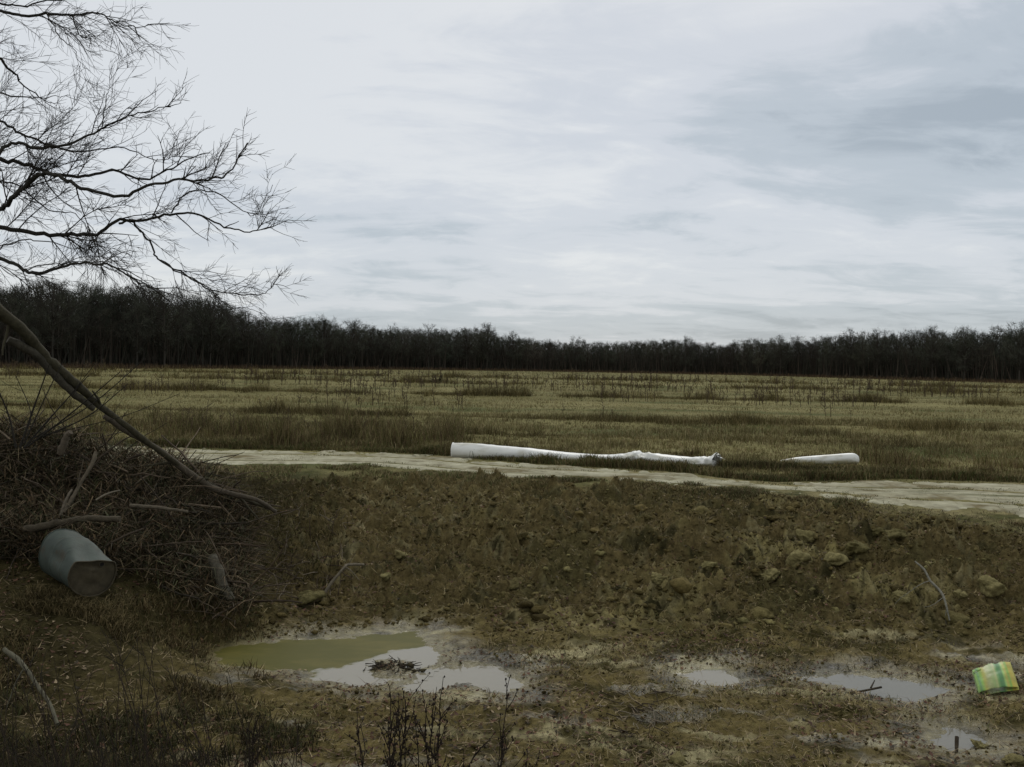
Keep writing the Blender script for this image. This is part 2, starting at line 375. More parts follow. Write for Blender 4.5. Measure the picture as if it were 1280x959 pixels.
# puddles: flat sheets at one water level, shoreline made by the carved ground
wm = bpy.data.materials.new('muddy_water'); wm.use_nodes = True; t = wm.node_tree; b = t.nodes['Principled BSDF']
a = t.nodes.new('ShaderNodeAttribute'); a.attribute_name = 'Col'; t.links.new(a.outputs[0], b.inputs['Base Color'])
b.inputs['IOR'].default_value = 1.33; b.inputs['Specular IOR Level'].default_value = 0.5
sr = t.nodes.new('ShaderNodeSeparateColor'); t.links.new(a.outputs[0], sr.inputs[0])
rg = ramp(t, sr.outputs[2], [(0.03, .5), (0.06, .03)], 'LINEAR'); t.links.new(rg, b.inputs['Roughness']); t.links.new(ramp(t, sr.outputs[2], [(0.03, .15), (0.06, .5)], 'LINEAR'), b.inputs['Specular IOR Level'])
bn = t.nodes.new('ShaderNodeBump'); bn.inputs['Distance'].default_value = .0015; nz = N(t, 'ShaderNodeTexNoise', Scale=14.0, Detail=2.0); tcn = t.nodes.new('ShaderNodeTexCoord')
t.links.new(tcn.outputs['Object'], nz.inputs['Vector']); t.links.new(nz.outputs['Fac'], bn.inputs['Height']); t.links.new(bn.outputs[0], b.inputs['Normal'])
PL = {'left': 'large olive and grey puddle at left of the pit floor', 'mid': 'grey puddle touching the right end of the olive puddle', 'small': 'small pale puddle in the middle of the pit floor',
      'right': 'long grey puddle with a stick in it, beside the yellow sack', 'corner': 'tiny grey puddle with a post in it at lower right'}
for k, p in PW.items():
    lo = p.min(0) - .3; hi = p.max(0) + .3
    X, Y = np.meshgrid(np.arange(lo[0], hi[0], .05), np.arange(lo[1], hi[1], .05)); x, y = X.ravel(), Y.ravel(); w = X.shape[1]
    cc = np.tile(C(.235, .21, .15) if k in ('left', 'mid', 'small') else C(.17, .155, .115), (len(x), 1))
    if k == 'left':
        s0, s1 = atz(375, 845, WZ), atz(560, 800, WZ); e = (s1 - s0)[:2]; nrm = np.array([-e[1], e[0]]) / np.linalg.norm(e)
        dd = (x - s0[0]) * nrm[0] + (y - s0[1]) * nrm[1] + .30 * fbm(x * 2.2, y * 3.5, 5, 71, .65)
        ol_ = mixv(np.tile(C(.095, .088, .018), (len(x), 1)), C(.13, .112, .026), sstep(-.2, .5, fbm(x * 2.2, y * 6, 5, 73, .65))); dd = np.clip(dd, -1, 1)
        kk2 = sstep(-.03, .04, dd)[:, None]; cc = cc * (1 - kk2) + ol_ * kk2; cc = mixv(cc, C(.105, .098, .020), 0 * dd)
    elif k == 'small':
        cc = mixv(cc, C(.13, .12, .035), sstep(-.02, .05, y - atz(880, 837, WZ)[1] + .1 * fbm(x * 3, y * 3, 3, 71)))
    ii = (np.arange(X.shape[0] - 1)[:, None] * w + np.arange(w - 1)[None]).ravel()
    q = sdf(p, x, y); keep = q[ii] < (.10 if k == 'mid' else .24)
    F = np.stack([ii, ii + 1, ii + w + 1, ii + w], 1)[keep]
    uq, inv = np.unique(F, return_inverse=True)
    V = np.stack([x, y, np.full(len(x), WZ - (.003 if k == 'mid' else 0))], 1)[uq]
    po = bpy.data.objects.new('puddle', npmesh('puddle', V, inv.reshape(F.shape), wm, cc[uq])); col.objects.link(po); tag(po, PL[k], None, None, 'structure')

# ------------------------------------------------------------------ scatter: grass, litter, clods
def blades(n, x, y, h, w, lean, colr, seg2=True, z0=None):
    """n blades as slim curved triangles, one mesh"""
    z = H(x, y) - .02 if z0 is None else z0
    a = rng.uniform(0, 2 * math.pi, n); la = rng.uniform(0, 2 * math.pi, n)
    dx, dy = np.cos(a) * w / 2, np.sin(a) * w / 2
    lx, ly = np.cos(la) * lean * h, np.sin(la) * lean * h
    B = np.stack([x, y, z], 1); D = np.stack([dx, dy, 0 * dx], 1); L = np.stack([lx, ly, 0 * lx], 1); U = np.stack([0 * h, 0 * h, h], 1)
    if seg2:
        V = np.stack([B - D, B + D, B + U * .62 + L * .35 - D * .7, B + U * .62 + L * .35 + D * .7, B + U * (1 - .35 * np.minimum(lean, 1.5)[:, None]) + L], 1)
        F = np.array([[0, 1, 3], [0, 3, 2], [2, 3, 4]])
    else:
        V = np.stack([B - D, B + D, B + U * (1 - .3 * np.minimum(lean, 1.5)[:, None]) + L], 1); F = np.array([[0, 1, 2]])
    k = V.shape[1]; FF = (F[None] + (np.arange(n) * k)[:, None, None]).reshape(-1, 3)
    return V.reshape(-1, 3), FF, np.repeat(colr, k, 0)
def pick(n, pal, jit=.25):
    pal = np.array(pal, float) * np.array([1.18, 1.11, 1.10]); c = pal[rng.integers(0, len(pal), n)] * (1 + rng.uniform(-jit, jit, (n, 1))); return c
def addb(mb, *a, **k):
    V, F, c = blades(*a, **k); g_ = 1 + .55 * fbm(V[:, 0] * .22, V[:, 1] * .5, 4, 181) + .25 * fbm(V[:, 0] * 1.6, V[:, 1] * 1.6, 2, 183); mb.add(V, F, c * g_[:, None])
STRAW = [(.25, .215, .115), (.19, .17, .08), (.16, .145, .062), (.11, .11, .040), (.16, .125, .06)]
GREEN = [(.07, .095, .03), (.10, .11, .04), (.13, .12, .055), (.17, .145, .075)]
BROWN = [(.07, .05, .028), (.10, .07, .036), (.05, .04, .022), (.13, .095, .05)]
def frame_xy(n, y0, y1, p=1.0, margin=1.15):
    y = y0 + (y1 - y0) * rng.uniform(0, 1, n) ** p; x = rng.uniform(-.53, .53, n) * y * margin; return x, y
def tufts(n, x, y, per, spread):
    X = np.repeat(x, per) + rng.normal(0, 1, n * per) * np.repeat(spread, per); Y = np.repeat(y, per) + rng.normal(0, 1, n * per) * np.repeat(spread, per); return X, Y
mb = MB()
# far-side field, three distance classes
x, y = frame_xy(26000, 22.5, 50, 1.1); keep = y > yfar(x) + .15 + .35 * fbm(x * 1.2, y * 0, 3, 90); x, y = x[keep], y[keep]; n = len(x)
dn = fbm(x * .35, y * .7, 4, 91); X, Y = tufts(n, x, y, 6, np.full(n, .07)); D = np.repeat(dn, 6); nn_ = len(X)
hh = (.10 + .20 * sstep(-.2, .5, D)) * rng.uniform(.5, 1.5, nn_)
cc = pick(nn_, STRAW) * (1 - .3 * sstep(0, .5, D)[:, None])
addb(mb, nn_, X, Y, hh, np.full(nn_, .016), rng.uniform(.1, .9, nn_), cc)
x, y = frame_xy(30000, 46, 130, 1.0); dn = fbm(x * .15, y * .4, 4, 92); X, Y = tufts(len(x), x, y, 4, np.full(len(x), .12)); nn_ = len(X); D = np.repeat(dn, 4)
addb(mb, nn_, X, Y, (.10 + .18 * sstep(-.1, .5, D)) * rng.uniform(.5, 1.5, nn_), np.full(nn_, .035), rng.uniform(.1, .9, nn_), pick(nn_, STRAW), seg2=False)
x, y = frame_xy(50000, 110, 430, .8); nn_ = len(x)
addb(mb, nn_, x, y, rng.uniform(.1, .4, nn_), np.full(nn_, .16), rng.uniform(.1, .6, nn_), pick(nn_, STRAW), seg2=False)
g1 = mb.build('field_grass', M_grass); tag(g1, 'pale dry stubble and grass covering the far field', 'grass', None, 'stuff')
# taller dark weeds on the levees and the road verge
mb = MB()
for Y0, sl_, wd, num, hgt, wb in [(44, -.16, 1.3, 7000, .48, .02), (76, -.02, 2.0, 7000, .55, .03), (118, .03, 4, 6000, .8, .05), (34, -.22, 1.6, 1500, .3, .018), (170, 0, 5, 5000, .9, .08)]:
    x = rng.uniform(-.6, .6, num) * Y0; y = Y0 + sl_ * x + 1.2 * np.sin(x * .07) + rng.normal(0, 1, num) * wd * .5
    k = (fbm(x * .22, y * .35, 4, 95) > -.08) & (y > yfar(x) + .6); x, y = x[k], y[k]; X, Y = tufts(len(x), x, y, 5, np.full(len(x), .14)); q = len(X)
    addb(mb, q, X, Y, hgt * np.repeat(.45 + 1.1 * sstep(-.3, .5, fbm(x * .6, y * .3, 4, 185)), 5) * rng.uniform(.4, 1.3, q), np.full(q, wb), rng.uniform(.1, .8, q), pick(q, [(.13, .115, .045), (.085, .072, .03), (.17, .14, .065), (.06, .052, .022)]), seg2=False)
# brown standing weeds beyond the road on the left and along the far right
for (pa, pb, y0, y1, num, hgt) in [(250, 560, 28.5, 34, 1100, .6), (290, 560, 28.6, 32, 420, .95), (60, 300, 30, 36, 500, .6), (1090, 1400, 24.5, 29, 700, .5), (880, 1100, 24.6, 26, 500, .32), (560, 890, 27.3, 29, 350, .3)]:
    y = rng.uniform(y0, y1, num); x = (rng.uniform(pa, pb, num) - 640) / FPX * y + rng.normal(0, .8 if y0 > 28 else .2, num)
    k = (y > yfar(x) + .5) & (fbm(x * .55, y * .6, 4, 97) > .0); x, y = x[k], y[k]; X, Y = tufts(len(x), x, y, 16, np.full(len(x), .16)); q = len(X)
    addb(mb, q, X, Y, hgt * np.repeat(.35 + 1.1 * sstep(-.2, .5, fbm(x * .9, y * .5, 4, 187)), 16) * rng.uniform(.4, 1.25, q), np.full(q, .014), rng.uniform(.1, .8, q), pick(q, [(.10, .075, .038), (.14, .115, .055), (.12, .12, .045), (.08, .085, .03), (.06, .045, .026), (.17, .14, .07)]))
g2 = mb.build('tall_weeds', M_grass); tag(g2, 'taller dark weeds along the low levees and far road verge', 'weeds', None, 'stuff')
# thin dark standing stalks in rows
mb = MB()
for (Y0, num, hg, spread, pa, pb) in [(72, 260, 1.1, 5, 150, 1100), (105, 330, 1.3, 9, 0, 1300), (160, 420, 1.6, 20, 0, 1300), (56, 120, .9, 5, 100, 1250), (33, 60, .9, 2, 200, 520)]:
    y = Y0 + rng.normal(0, 1, num) * spread * .5; x = (rng.uniform(pa, pb, num) - 640) / FPX * y
    k = fbm(x * .1, y * .05, 3, 99) > -.15; x, y = x[k], y[k]; zz = H(x, y)
    for i in range(len(x)):
        h = hg * rng.uniform(.35, 1.2) ; wv = Y0 * .00032
        base = np.array([x[i], y[i], zz[i]]); lean = rng.normal(0, .1, 3) * h
        mb.tube([base, base + [lean[0] * .5, lean[1] * .5, h * .5], base + [lean[0], lean[1], h]], [wv, wv * .8, wv * .4], 3, (.075, .055, .035), False)
        for _ in range(6):
            t0 = rng.uniform(.3, .95); p = base + [lean[0] * t0, lean[1] * t0, h * t0]; a_ = rng.uniform(0, 6.28)
            mb.tube([p, p + [math.cos(a_) * .22 * h, math.sin(a_) * .22 * h, .25 * h * rng.uniform(.3, 1)]], [wv * .8, wv * .4], 3, (.085, .062, .038), False)
g3 = mb.build('weed_stalks', M_twig); tag(g3, 'thin dark weed stalks standing up from the field stubble', 'weeds', None, 'stuff')

# verge grass round the pipes, turf strip near side, green line at the far kerb of the road
mb = MB()
x = rng.uniform(-15, 15, 9000); y = yfar(x) + np.abs(rng.normal(0, 1, 9000)) * .5 + .05; X, Y = tufts(9000, x, y, 5, np.full(9000, .05)); q = len(X)
addb(mb, q, X, Y, rng.uniform(.05, .2, q) * (1 + .9 * (np.repeat(fbm(x * .8, y, 3, 101), 5) > .1)), np.full(q, .014), rng.uniform(.2, 1, q), pick(q, [(.06, .085, .028), (.10, .10, .038), (.16, .135, .065), (.12, .10, .045), (.08, .06, .03)]))
x = rng.uniform(-13, 12, 16000); y = ynear(x) + .25 - np.abs(rng.normal(0, 1, 16000)) * (.8 + 1.2 * sstep(-1, -4, x)); k = fbm(x * .7, y * .9, 4, 103) > -.25 + .45 * sstep(-1, 2, x); x, y = x[k], y[k]; X, Y = tufts(len(x), x, y, 6, np.full(len(x), .05)); q = len(X)
addb(mb, q, X, Y, rng.uniform(.05, .17, q), np.full(q, .012), rng.uniform(.4, 1.5, q), pick(q, GREEN + [(.10, .075, .04), (.15, .12, .06)]))
x = rng.uniform(3, 10, 700); y = ynear(x) + .47 * (yfar(x) - ynear(x)) + rng.normal(0, .1, 700); X, Y = tufts(700, x, y, 5, np.full(700, .05)); q = len(X)
addb(mb, q, X, Y, rng.uniform(.03, .09, q), np.full(q, .012), rng.uniform(.4, 1.5, q), pick(q, GREEN))
x = rng.uniform(-14, 12, 9000); tt_ = rng.uniform(0, 1, 9000); y = ynear(x) + tt_ * (yfar(x) - ynear(x)); k = fbm(x * 1.3, y * 1.3, 4, 189) + .5 * np.exp(-((tt_ - .47) / .12) ** 2) + .9 * np.abs(tt_ - .5) ** 1.5 > .33; x, y = x[k], y[k]; X, Y = tufts(len(x), x, y, 4, np.full(len(x), .05)); q = len(X)
addb(mb, q, X, Y, rng.uniform(.03, .10, q), np.full(q, .012), rng.uniform(.5, 1.8, q), pick(q, GREEN + [(.17, .14, .075)]))
g4 = mb.build('verge_grass', M_grass); tag(g4, 'short green and straw grass along both edges of the dirt track', 'grass', None, 'stuff')

mb = MB()
x, y = frame_xy(15000, 8, 20, .8); k = (pud_sdf(x, y) > .15) & (fbm(x * .9, y * .9, 4, 107) + .3 * sstep(13, 14, y) > .06) & (y < ynear(x)) & (x > -4); x, y = x[k], y[k]; X, Y = tufts(len(x), x, y, 6, np.full(len(x), .05)); q = len(X)
addb(mb, q, X, Y, rng.uniform(.03, .12, q), np.full(q, .009), rng.uniform(.6, 2.5, q), pick(q, [(.17, .14, .06), (.12, .10, .04), (.07, .075, .028), (.26, .22, .115), (.05, .04, .02), (.10, .10, .035)]))
x = rng.uniform(-2, 11, 5000); y = ynear(x) - .2 - np.abs(rng.normal(0, 1, 5000)) * .8; k = fbm(x * .9, y * 1.1, 4, 109) > -.1; x, y = x[k], y[k]; X, Y = tufts(len(x), x, y, 6, np.full(len(x), .06)); q = len(X)
addb(mb, q, X, Y, rng.uniform(.03, .13, q), np.full(q, .011), rng.uniform(.5, 2, q), pick(q, [(.16, .125, .06), (.11, .10, .042), (.08, .08, .03), (.10, .07, .035)]))
g7 = mb.build('bank_grass', M_grass); tag(g7, 'sparse flattened dead grass on the dug bank and pit floor', 'grass', None, 'stuff')
# left bank: dark rank grass, and bottom-left undergrowth with the corner's shade put into its colours
mb = MB()
def region(n, pxs, Ys):
    y = rng.uniform(*Ys, n); x = (rng.uniform(*pxs, n) - 640) / FPX * y; return x, y
for num, pxs, Ys, hgt, per, pal in [(3600, (-80, 330), (9.6, 13.2), .13, 8, [(.06, .052, .022), (.10, .08, .036), (.13, .105, .05), (.04, .04, .016), (.07, .05, .025)]),
                               (2600, (-60, 400), (6.2, 9.6), .13, 7, [(.03, .03, .012), (.05, .038, .02), (.04, .045, .018)]),
                               (2000, (-60, 210), (4.0, 7.0), .55, 9, [(.022, .026, .01), (.035, .026, .014), (.045, .036, .018)]),
                               (1000, (180, 420), (5.4, 7.4), .34, 8, [(.03, .028, .012), (.05, .03, .018), (.05, .045, .02)]),
                               (1200, (200, 420), (14.4, 18), .14, 7, [(.06, .06, .022), (.10, .08, .04), (.04, .04, .015)])]:
    x, y = region(num, pxs, Ys); k = (fbm(x * .8, y * .8, 4, 111) + .12 * fbm(x * 4, y * 4, 2, 112) > -.08) & (pud_sdf(x, y) > .15); x, y = x[k], y[k]; X, Y = tufts(len(x), x, y, per, np.full(len(x), .06)); q = len(X)
    addb(mb, q, X, Y, hgt * rng.uniform(.4, 1.3, q), np.full(q, .011), rng.uniform(.2, 1.3, q), pick(q, pal))
g5 = mb.build('undergrowth', M_grass); tag(g5, 'dark rank grass and undergrowth on the left bank', 'grass', None, 'stuff')

# leaf litter over pit and bank
n = 30000
x, y = frame_xy(n, 7.5, 19.5, .9); d = pud_sdf(x, y); k = (d > .05) & (fbm(x * .7, y * .7, 4, 121) > -.12) & (y < ynear(x) - .4); x, y = x[k], y[k]; n = len(x)
a = rng.uniform(0, 6.28, n); sz = rng.uniform(.012, .034, n); tl = rng.uniform(-.5, .5, (n, 2)); z = H(x, y) + .012
u1 = np.stack([np.cos(a), np.sin(a), tl[:, 0]], 1) * sz[:, None]; u2 = np.stack([-np.sin(a), np.cos(a), tl[:, 1]], 1) * sz[:, None] * .6
B = np.stack([x, y, z], 1); up_ = np.array([0, 0, 1.]) * (sz * rng.uniform(0, .5, n))[:, None]
V = np.stack([B - u1 + up_, B - u2, B + u1 + up_, B + u2], 1).reshape(-1, 3); F = (np.array([[0, 1, 3], [1, 2, 3]])[None] + (np.arange(n) * 4)[:, None, None]).reshape(-1, 3)
cl_ = pick(n, [(.075, .04, .022), (.10, .06, .032), (.06, .045, .025), (.05, .028, .018), (.20, .16, .095), (.04, .034, .02), (.085, .045, .03)], .35)
mb = MB(); mb.add(V, F, np.repeat(cl_, 4, 0))
# straw and short twigs pressed into the mud
n = 26000; x, y = frame_xy(n, 7.5, 20, .9); k = (pud_sdf(x, y) > .1) & (y < ynear(x)); x, y = x[k], y[k]; n = len(x); a = rng.uniform(0, 6.28, n); L = rng.uniform(.05, .22, n); z = H(x, y) + .015
d1 = np.stack([np.cos(a), np.sin(a), rng.uniform(-.15, .35, n)], 1) * L[:, None]; s1_ = np.stack([-np.sin(a), np.cos(a), 0 * a], 1) * .005
B = np.stack([x, y, z], 1); V = np.stack([B - s1_, B + s1_, B + d1], 1).reshape(-1, 3)
mb.add(V, np.arange(n * 3).reshape(-1, 3), np.repeat(pick(n, [(.22, .18, .10), (.14, .11, .055), (.05, .04, .022), (.09, .065, .035)], .3), 3, 0))
lo_ = mb.build('leaf_litter', M_leaf); tag(lo_, 'brown dead leaves and straw strewn over the mud', 'leaves', None, 'stuff')

# clods
def ico(sub):
    import bmesh
    bm = bmesh.new(); bmesh.ops.create_icosphere(bm, subdivisions=sub, radius=1)
    V = np.array([v.co[:] for v in bm.verts]); F = np.array([[v.index for v in f.verts] for f in bm.faces]); bm.free(); return V, F
ICO = {k: ico(k) for k in (1, 2, 3, 4)}
def clodshape(sub, seed):
    r_ = np.random.default_rng(seed); V, F = ICO[sub]; nrm = r_.normal(size=(13, 3)); nrm /= np.linalg.norm(nrm, axis=1)[:, None]; hk = r_.uniform(.5, 1.05, 13)
    dt = V @ nrm.T; r = np.where(dt > .08, hk / np.maximum(dt, .08), 9); kk_ = 28; sm = -np.log(np.exp(-r * kk_).sum(1)) / kk_
    rad = np.clip(sm, .3, 1.3)
    if sub > 1:
        for q in range(7 if sub < 4 else 14):
            w = r_.normal(size=3) * (2 + q * .9); rad = rad + .10 / (1 + q * .3) * np.sin(V @ w + r_.uniform(0, 6))
    W_ = V * rad[:, None]
    if sub < 3: W_ = W_ + r_.normal(0, .13 if sub == 1 else .09, W_.shape)
    return W_, F
CS = [clodshape(1, i) for i in range(10)]; CM = [clodshape(3, 50 + i) for i in range(10)]; CT = [clodshape(2, 80 + i) for i in range(10)]
mb = MB()
SATC = SAT * [1, 1, .95]
def clods(num, x, y, s0, s1, shapes, flat=.7, sink=.25):
    z = H(x, y)
    for i in range(len(x)):
        V, F = shapes[rng.integers(len(shapes))]; s = s0 * (s1 / s0) ** (rng.uniform() ** 2.2); a = rng.uniform(0, 6.28); ca, sa = math.cos(a), math.sin(a)
        W = V * [s * rng.uniform(.8, 1.4), s, s * flat]; W = np.stack([W[:, 0] * ca - W[:, 1] * sa, W[:, 0] * sa + W[:, 1] * ca, W[:, 2]], 1)
        k = fb[i] if fb is not None else 0
        c = C(.098, .076, .038) * (1 - k) + C(.185, .165, .09) * k
        mb.add(W + [x[i], y[i], z[i] + s * flat * (.6 - sink)], F, c * SATC * rng.uniform(.5, 1.35))
def cl_field(num, y0, y1, s0, s1, shapes, thr, xmin=-3.5, flat=.75):
    global fb
    x, y = frame_xy(num, y0, y1, .9); k = (bankmask(x, y) > .5) & (pud_sdf(x, y) > .1) & (fbm(x * .8, y * .8, 3, 131) + .35 * sstep(-2, 3, x) > thr) & (x > xmin); x, y = x[k], y[k]
    fb = sstep(-.15, .5, fbm(x, y, 3, 133)) * sstep(-2, 2, x) * rng.uniform(.3, 1, len(x)); clods(0, x, y, s0, s1, shapes, flat)
cl_field(24000, 12.8, 20.5, .010, .045, CS, -.3, -4)
cl_field(1500, 13.2, 19.5, .035, .085, CT, -.05, flat=.6)
cl_field(150, 13.4, 18.5, .08, .17, CM, 0, -1, .6)
cl_field(9000, 7.6, 13.2, .006, .03, CS, -.1)
co = mb.build('soil_clods', M_clod, smooth=False); tag(co, 'loose lumps of dug soil covering the bank', 'soil', None, 'stuff')

# big clods one can point at
BIG = [(1010,671,.20,'rounded pale clod highest on the right of the bank'),(1003,699,.24,'wide pale clod just below the highest rounded one'),(1043,700,.20,'blocky olive clod right of the wide pale one'),
 (1070,684,.24,'large dark olive clod in the middle of the right bank'),(820,722,.15,'lone pale clod low in the middle of the bank'),(1123,670,.24,'broad olive clod near the track, left of the forked branch'),
 (960,722,.18,'crumbling grey clod left of the wide pale one'),(1124,742,.13,'small yellowish clod left of the forked branch'),(1200,742,.12,'small pale clod right of the forked branch'),
 (1240,732,.22,'brown clod near the right edge above the yellow sack'),(384,745,.19,'brown clod at the foot of the left bank beside the bent stick'),(500,690,.12,'yellowish clod on the dark left slope'),
 (483,722,.09,'small pale clod right of the bent stick'),(846,948,.10,'pale block of soil at the bottom edge'),(1226,929,.09,'pale clod on the rim of the tiny lower right puddle'),(1265,949,.09,'flat pale clod at the bottom right corner'),
 (1095,662,.12,'small round clod above the large dark olive one'),(885,705,.13,'brown clod midway up the bank beyond the lone pale one')]
def ray_ground(px, py, y0=7.5, y1=30):
    d = rayd(px, py); ys_ = np.linspace(y0, y1, 1200); P = EYE + d[None] * (ys_ / d[1])[:, None]
    hz = H(P[:, 0], P[:, 1]); k = np.argmax(P[:, 2] <= hz); return np.array([P[k, 0], P[k, 1], hz[k]])
for i, (px, py, s, lab) in enumerate(BIG):
    p = ray_ground(px, py + 6); V, F = clodshape(4, 300 + i)
    m_ = MB(); cval = C(.215, .185, .10) if ('pale' in lab or 'yellow' in lab) else C(.14, .12, .062)
    m_.add(V * [s * 1.0, s * .85, s * .62], F, cval * SAT * .85); o = m_.build('dirt_clod', M_clod, smooth=True)
    o.location = (p[0], p[1], p[2] + s * .22); o.rotation_euler[2] = i * 1.3; tag(o, lab, 'clod', 'large soil clods on the bank')

# ------------------------------------------------------------------ woody growth
def wander(p, d, L, n, jit, bend=(0, 0, 0)):
    P = [np.array(p, float)]; d = np.array(d, float); d /= np.linalg.norm(d)
    for i in range(n):
        d = d + rng.normal(0, jit, 3) + np.array(bend) / n; d /= np.linalg.norm(d); P.append(P[-1] + d * L / n)
    return np.array(P)
def sub_dir(d, ang):
    d = d / (np.linalg.norm(d) + 1e-9); r = rng.normal(size=3); r -= d * (r @ d); r /= np.linalg.norm(r) + 1e-9
    return d * math.cos(ang) + r * math.sin(ang)
# overhanging bare tree: trunk stands left of the frame
TB = np.array([-7.4, 8.6, 0.0]); TB[2] = float(H(np.array([TB[0]]), np.array([TB[1]]))[0]) - .1
tree = empty('bare_tree', TB); tag(tree, 'leafless tree whose crooked twigs hang in from the left edge', 'tree')
tp = crom([TB, TB + [.05, .1, 1.2], TB + [-.1, .2, 2.6], TB + [.1, .15, 4.2], TB + [0, .3, 6.2], TB + [.3, .2, 8.0]], 6)
mb = MB(); mb.tube(tp, np.interp(np.linspace(0, 1, len(tp)), [0, .05, .5, 1], [.30, .22, .16, .06]), 14, (.045, .04, .03)); mb.build('trunk', M_bark, tree, True)
LIMBS = [ # pixel path, distance Y start/end, radius at frame edge, droop
 ([(0,284),(47,293),(90,293),(119,292),(147,277),(175,275),(212,267),(250,269),(281,283),(312,291),(340,283)], 8.8, 9.6, .025, -.25, 2.2),
 ([(0,259),(19,244),(47,219),(72,220),(100,234),(150,244),(187,231),(225,225),(265,223),(285,214),(309,178)], 8.6, 8.0, .026, .25, 2.9),
 ([(0,200),(31,205),(62,216),(103,220),(140,212),(175,223),(203,216),(235,200),(262,190)], 9.0, 9.8, .024, .3, 3.1),
 ([(0,192),(19,178),(47,185),(78,181),(103,170),(131,160),(150,150),(180,140),(214,134)], 8.8, 9.0, .020, .5, 3.2),
 ([(0,15),(22,19),(56,18),(87,17),(110,15),(125,17),(141,25),(162,33),(184,30)], 9.2, 9.0, .018, -.3, 4.6),
 ([(0,75),(19,94),(31,106),(55,125),(75,130)], 9.0, 9.5, .014, .1, 3.8),
 ([(0,323),(20,331),(37,340),(59,339),(87,330),(119,330),(137,332),(162,347),(187,359),(205,366)], 8.4, 8.2, .020, -.3, 1.9),
 ([(147,277),(165,278),(178,292),(190,308),(200,325),(232,343),(262,362),(290,367),(322,368),(342,358),(353,338)], 9.2, 9.4, .014, -.35, None),
 ([(200,325),(222,340),(250,352),(270,368),(285,382),(310,386),(330,392)], 9.3, 9.8, .009, -.4, None),
 ([(215,266),(235,240),(275,243),(300,262),(318,268),(330,250),(342,232)], 9.3, 9.0, .009, .2, None),
 ([(0,150),(22,165),(50,176),(90,190),(120,188),(155,186),(195,200),(226,192)], 9.4, 9.6, .015, .2, 3.3),
 ([(0,118),(30,122),(60,124),(90,120)], 9.0, 9.3, .010, .1, 3.6),
 ([(60,18),(75,45),(90,60),(100,78),(112,90)], 9.1, 9.2, .007, -.4, None),
 ([(0,5),(20,8),(60,3),(100,-5),(150,-8)], 8.9, 9.0, .012, .0, 4.8),
 ([(87,17),(97,42),(115,50),(130,60),(150,68)], 9.1, 9.2, .007, -.3, None),
 ([(0,228),(25,234),(60,262),(95,268),(120,300),(140,318)], 8.7, 8.9, .009, -.4, 2.7),
 ([(130,160),(133,125),(137,105),(144,90)], 9, 9, .006, .5, None),
 ([(0,310),(30,300),(60,302),(100,312),(130,308),(165,320)], 8.9, 9.2, .008, -.2, 2.4)]
def twigs(mb, P, rad, dens, length, droop, lvl=0):
    seg = np.linalg.norm(np.diff(P, axis=0), axis=1); tot = seg.sum(); n = rng.poisson(tot * dens); cum = np.concatenate([[0], np.cumsum(seg)])
    for _ in range(n):
        s = tot * rng.uniform(.03, 1) ; i = min(np.searchsorted(cum, s) - 1, len(P) - 2); i = max(i, 0); f = (s - cum[i]) / (seg[i] + 1e-9); p = P[i] * (1 - f) + P[i + 1] * f
        d = P[i + 1] - P[i]; q = sub_dir(d, rng.uniform(.35, 1.1)); q[1] *= .7; q[2] += droop * .6 + rng.normal(0, .15)
        L = length * rng.uniform(.45, 1.3) * (1 - (.70 if lvl == 0 else .4) * s / tot); k = 5 if lvl < 2 else 3
        Q = wander(p, q, L, k, .12, (0.25, 0, droop * .9)); r0 = max(rad * (.5 if lvl == 0 else .55), .0018)
        mb.tube(Q, np.linspace(r0, max(r0 * .4, .0010), k + 1), 4 if lvl == 0 else 3, (.032, .028, .022), False)
        if lvl < 2: twigs(mb, Q, r0, dens * (1.7 if lvl == 0 else 1.6), length * .5, droop * rng.uniform(-.4, 1.2), lvl + 1)
for pts, Ya, Yb, r0, droop, zt in LIMBS:
    n = len(pts); P = [at(px, py, Ya + (Yb - Ya) * i / (n - 1)) + (rng.normal(0, .03, 3) * [0, 1, 0]) for i, (px, py) in enumerate(pts)]
    rr = np.linspace(1, .22, n) * r0
    if zt is not None:
        k = np.argmin(abs(tp[:, 2] - (P[0][2] - .35))); A = tp[k]; tg = (P[0] - P[1]) / np.linalg.norm(P[0] - P[1]); tg = tg * [1, .6, .5]; E2 = P[0] + tg * .16; E1 = P[0] + tg * .45; mid = (A * .5 + E1 * .5) + [0, 0, .08]; P = [A, mid, E1, E2] + P; rr = np.concatenate([[r0 * 2.6, r0 * 1.9, r0 * 1.35, r0 * 1.1], rr])
    P = crom(np.array(P), 5); rr = crom(np.array(rr)[:, None], 5)[:, 0]
    P = P + rng.normal(0, .006, P.shape)
    mb = MB(); mb.tube(P, np.maximum(rr * .82, .0025), 7, (.038, .034, .026)); lo = mb.build('limb', M_bark, tree, True)
    s = np.searchsorted(P[:, 0], -8.8 * .58); Pv = P[max(s, 0):] if s < len(P) - 3 else P
    mb = MB(); twigs(mb, Pv, r0 * .5, 7.4 if r0 > .01 else 6.2, .66, droop)
    if mb.n:
        tw = mb.build('twigs', M_twig, None); tw.parent = lo; tw['kind'] = 'stuff'

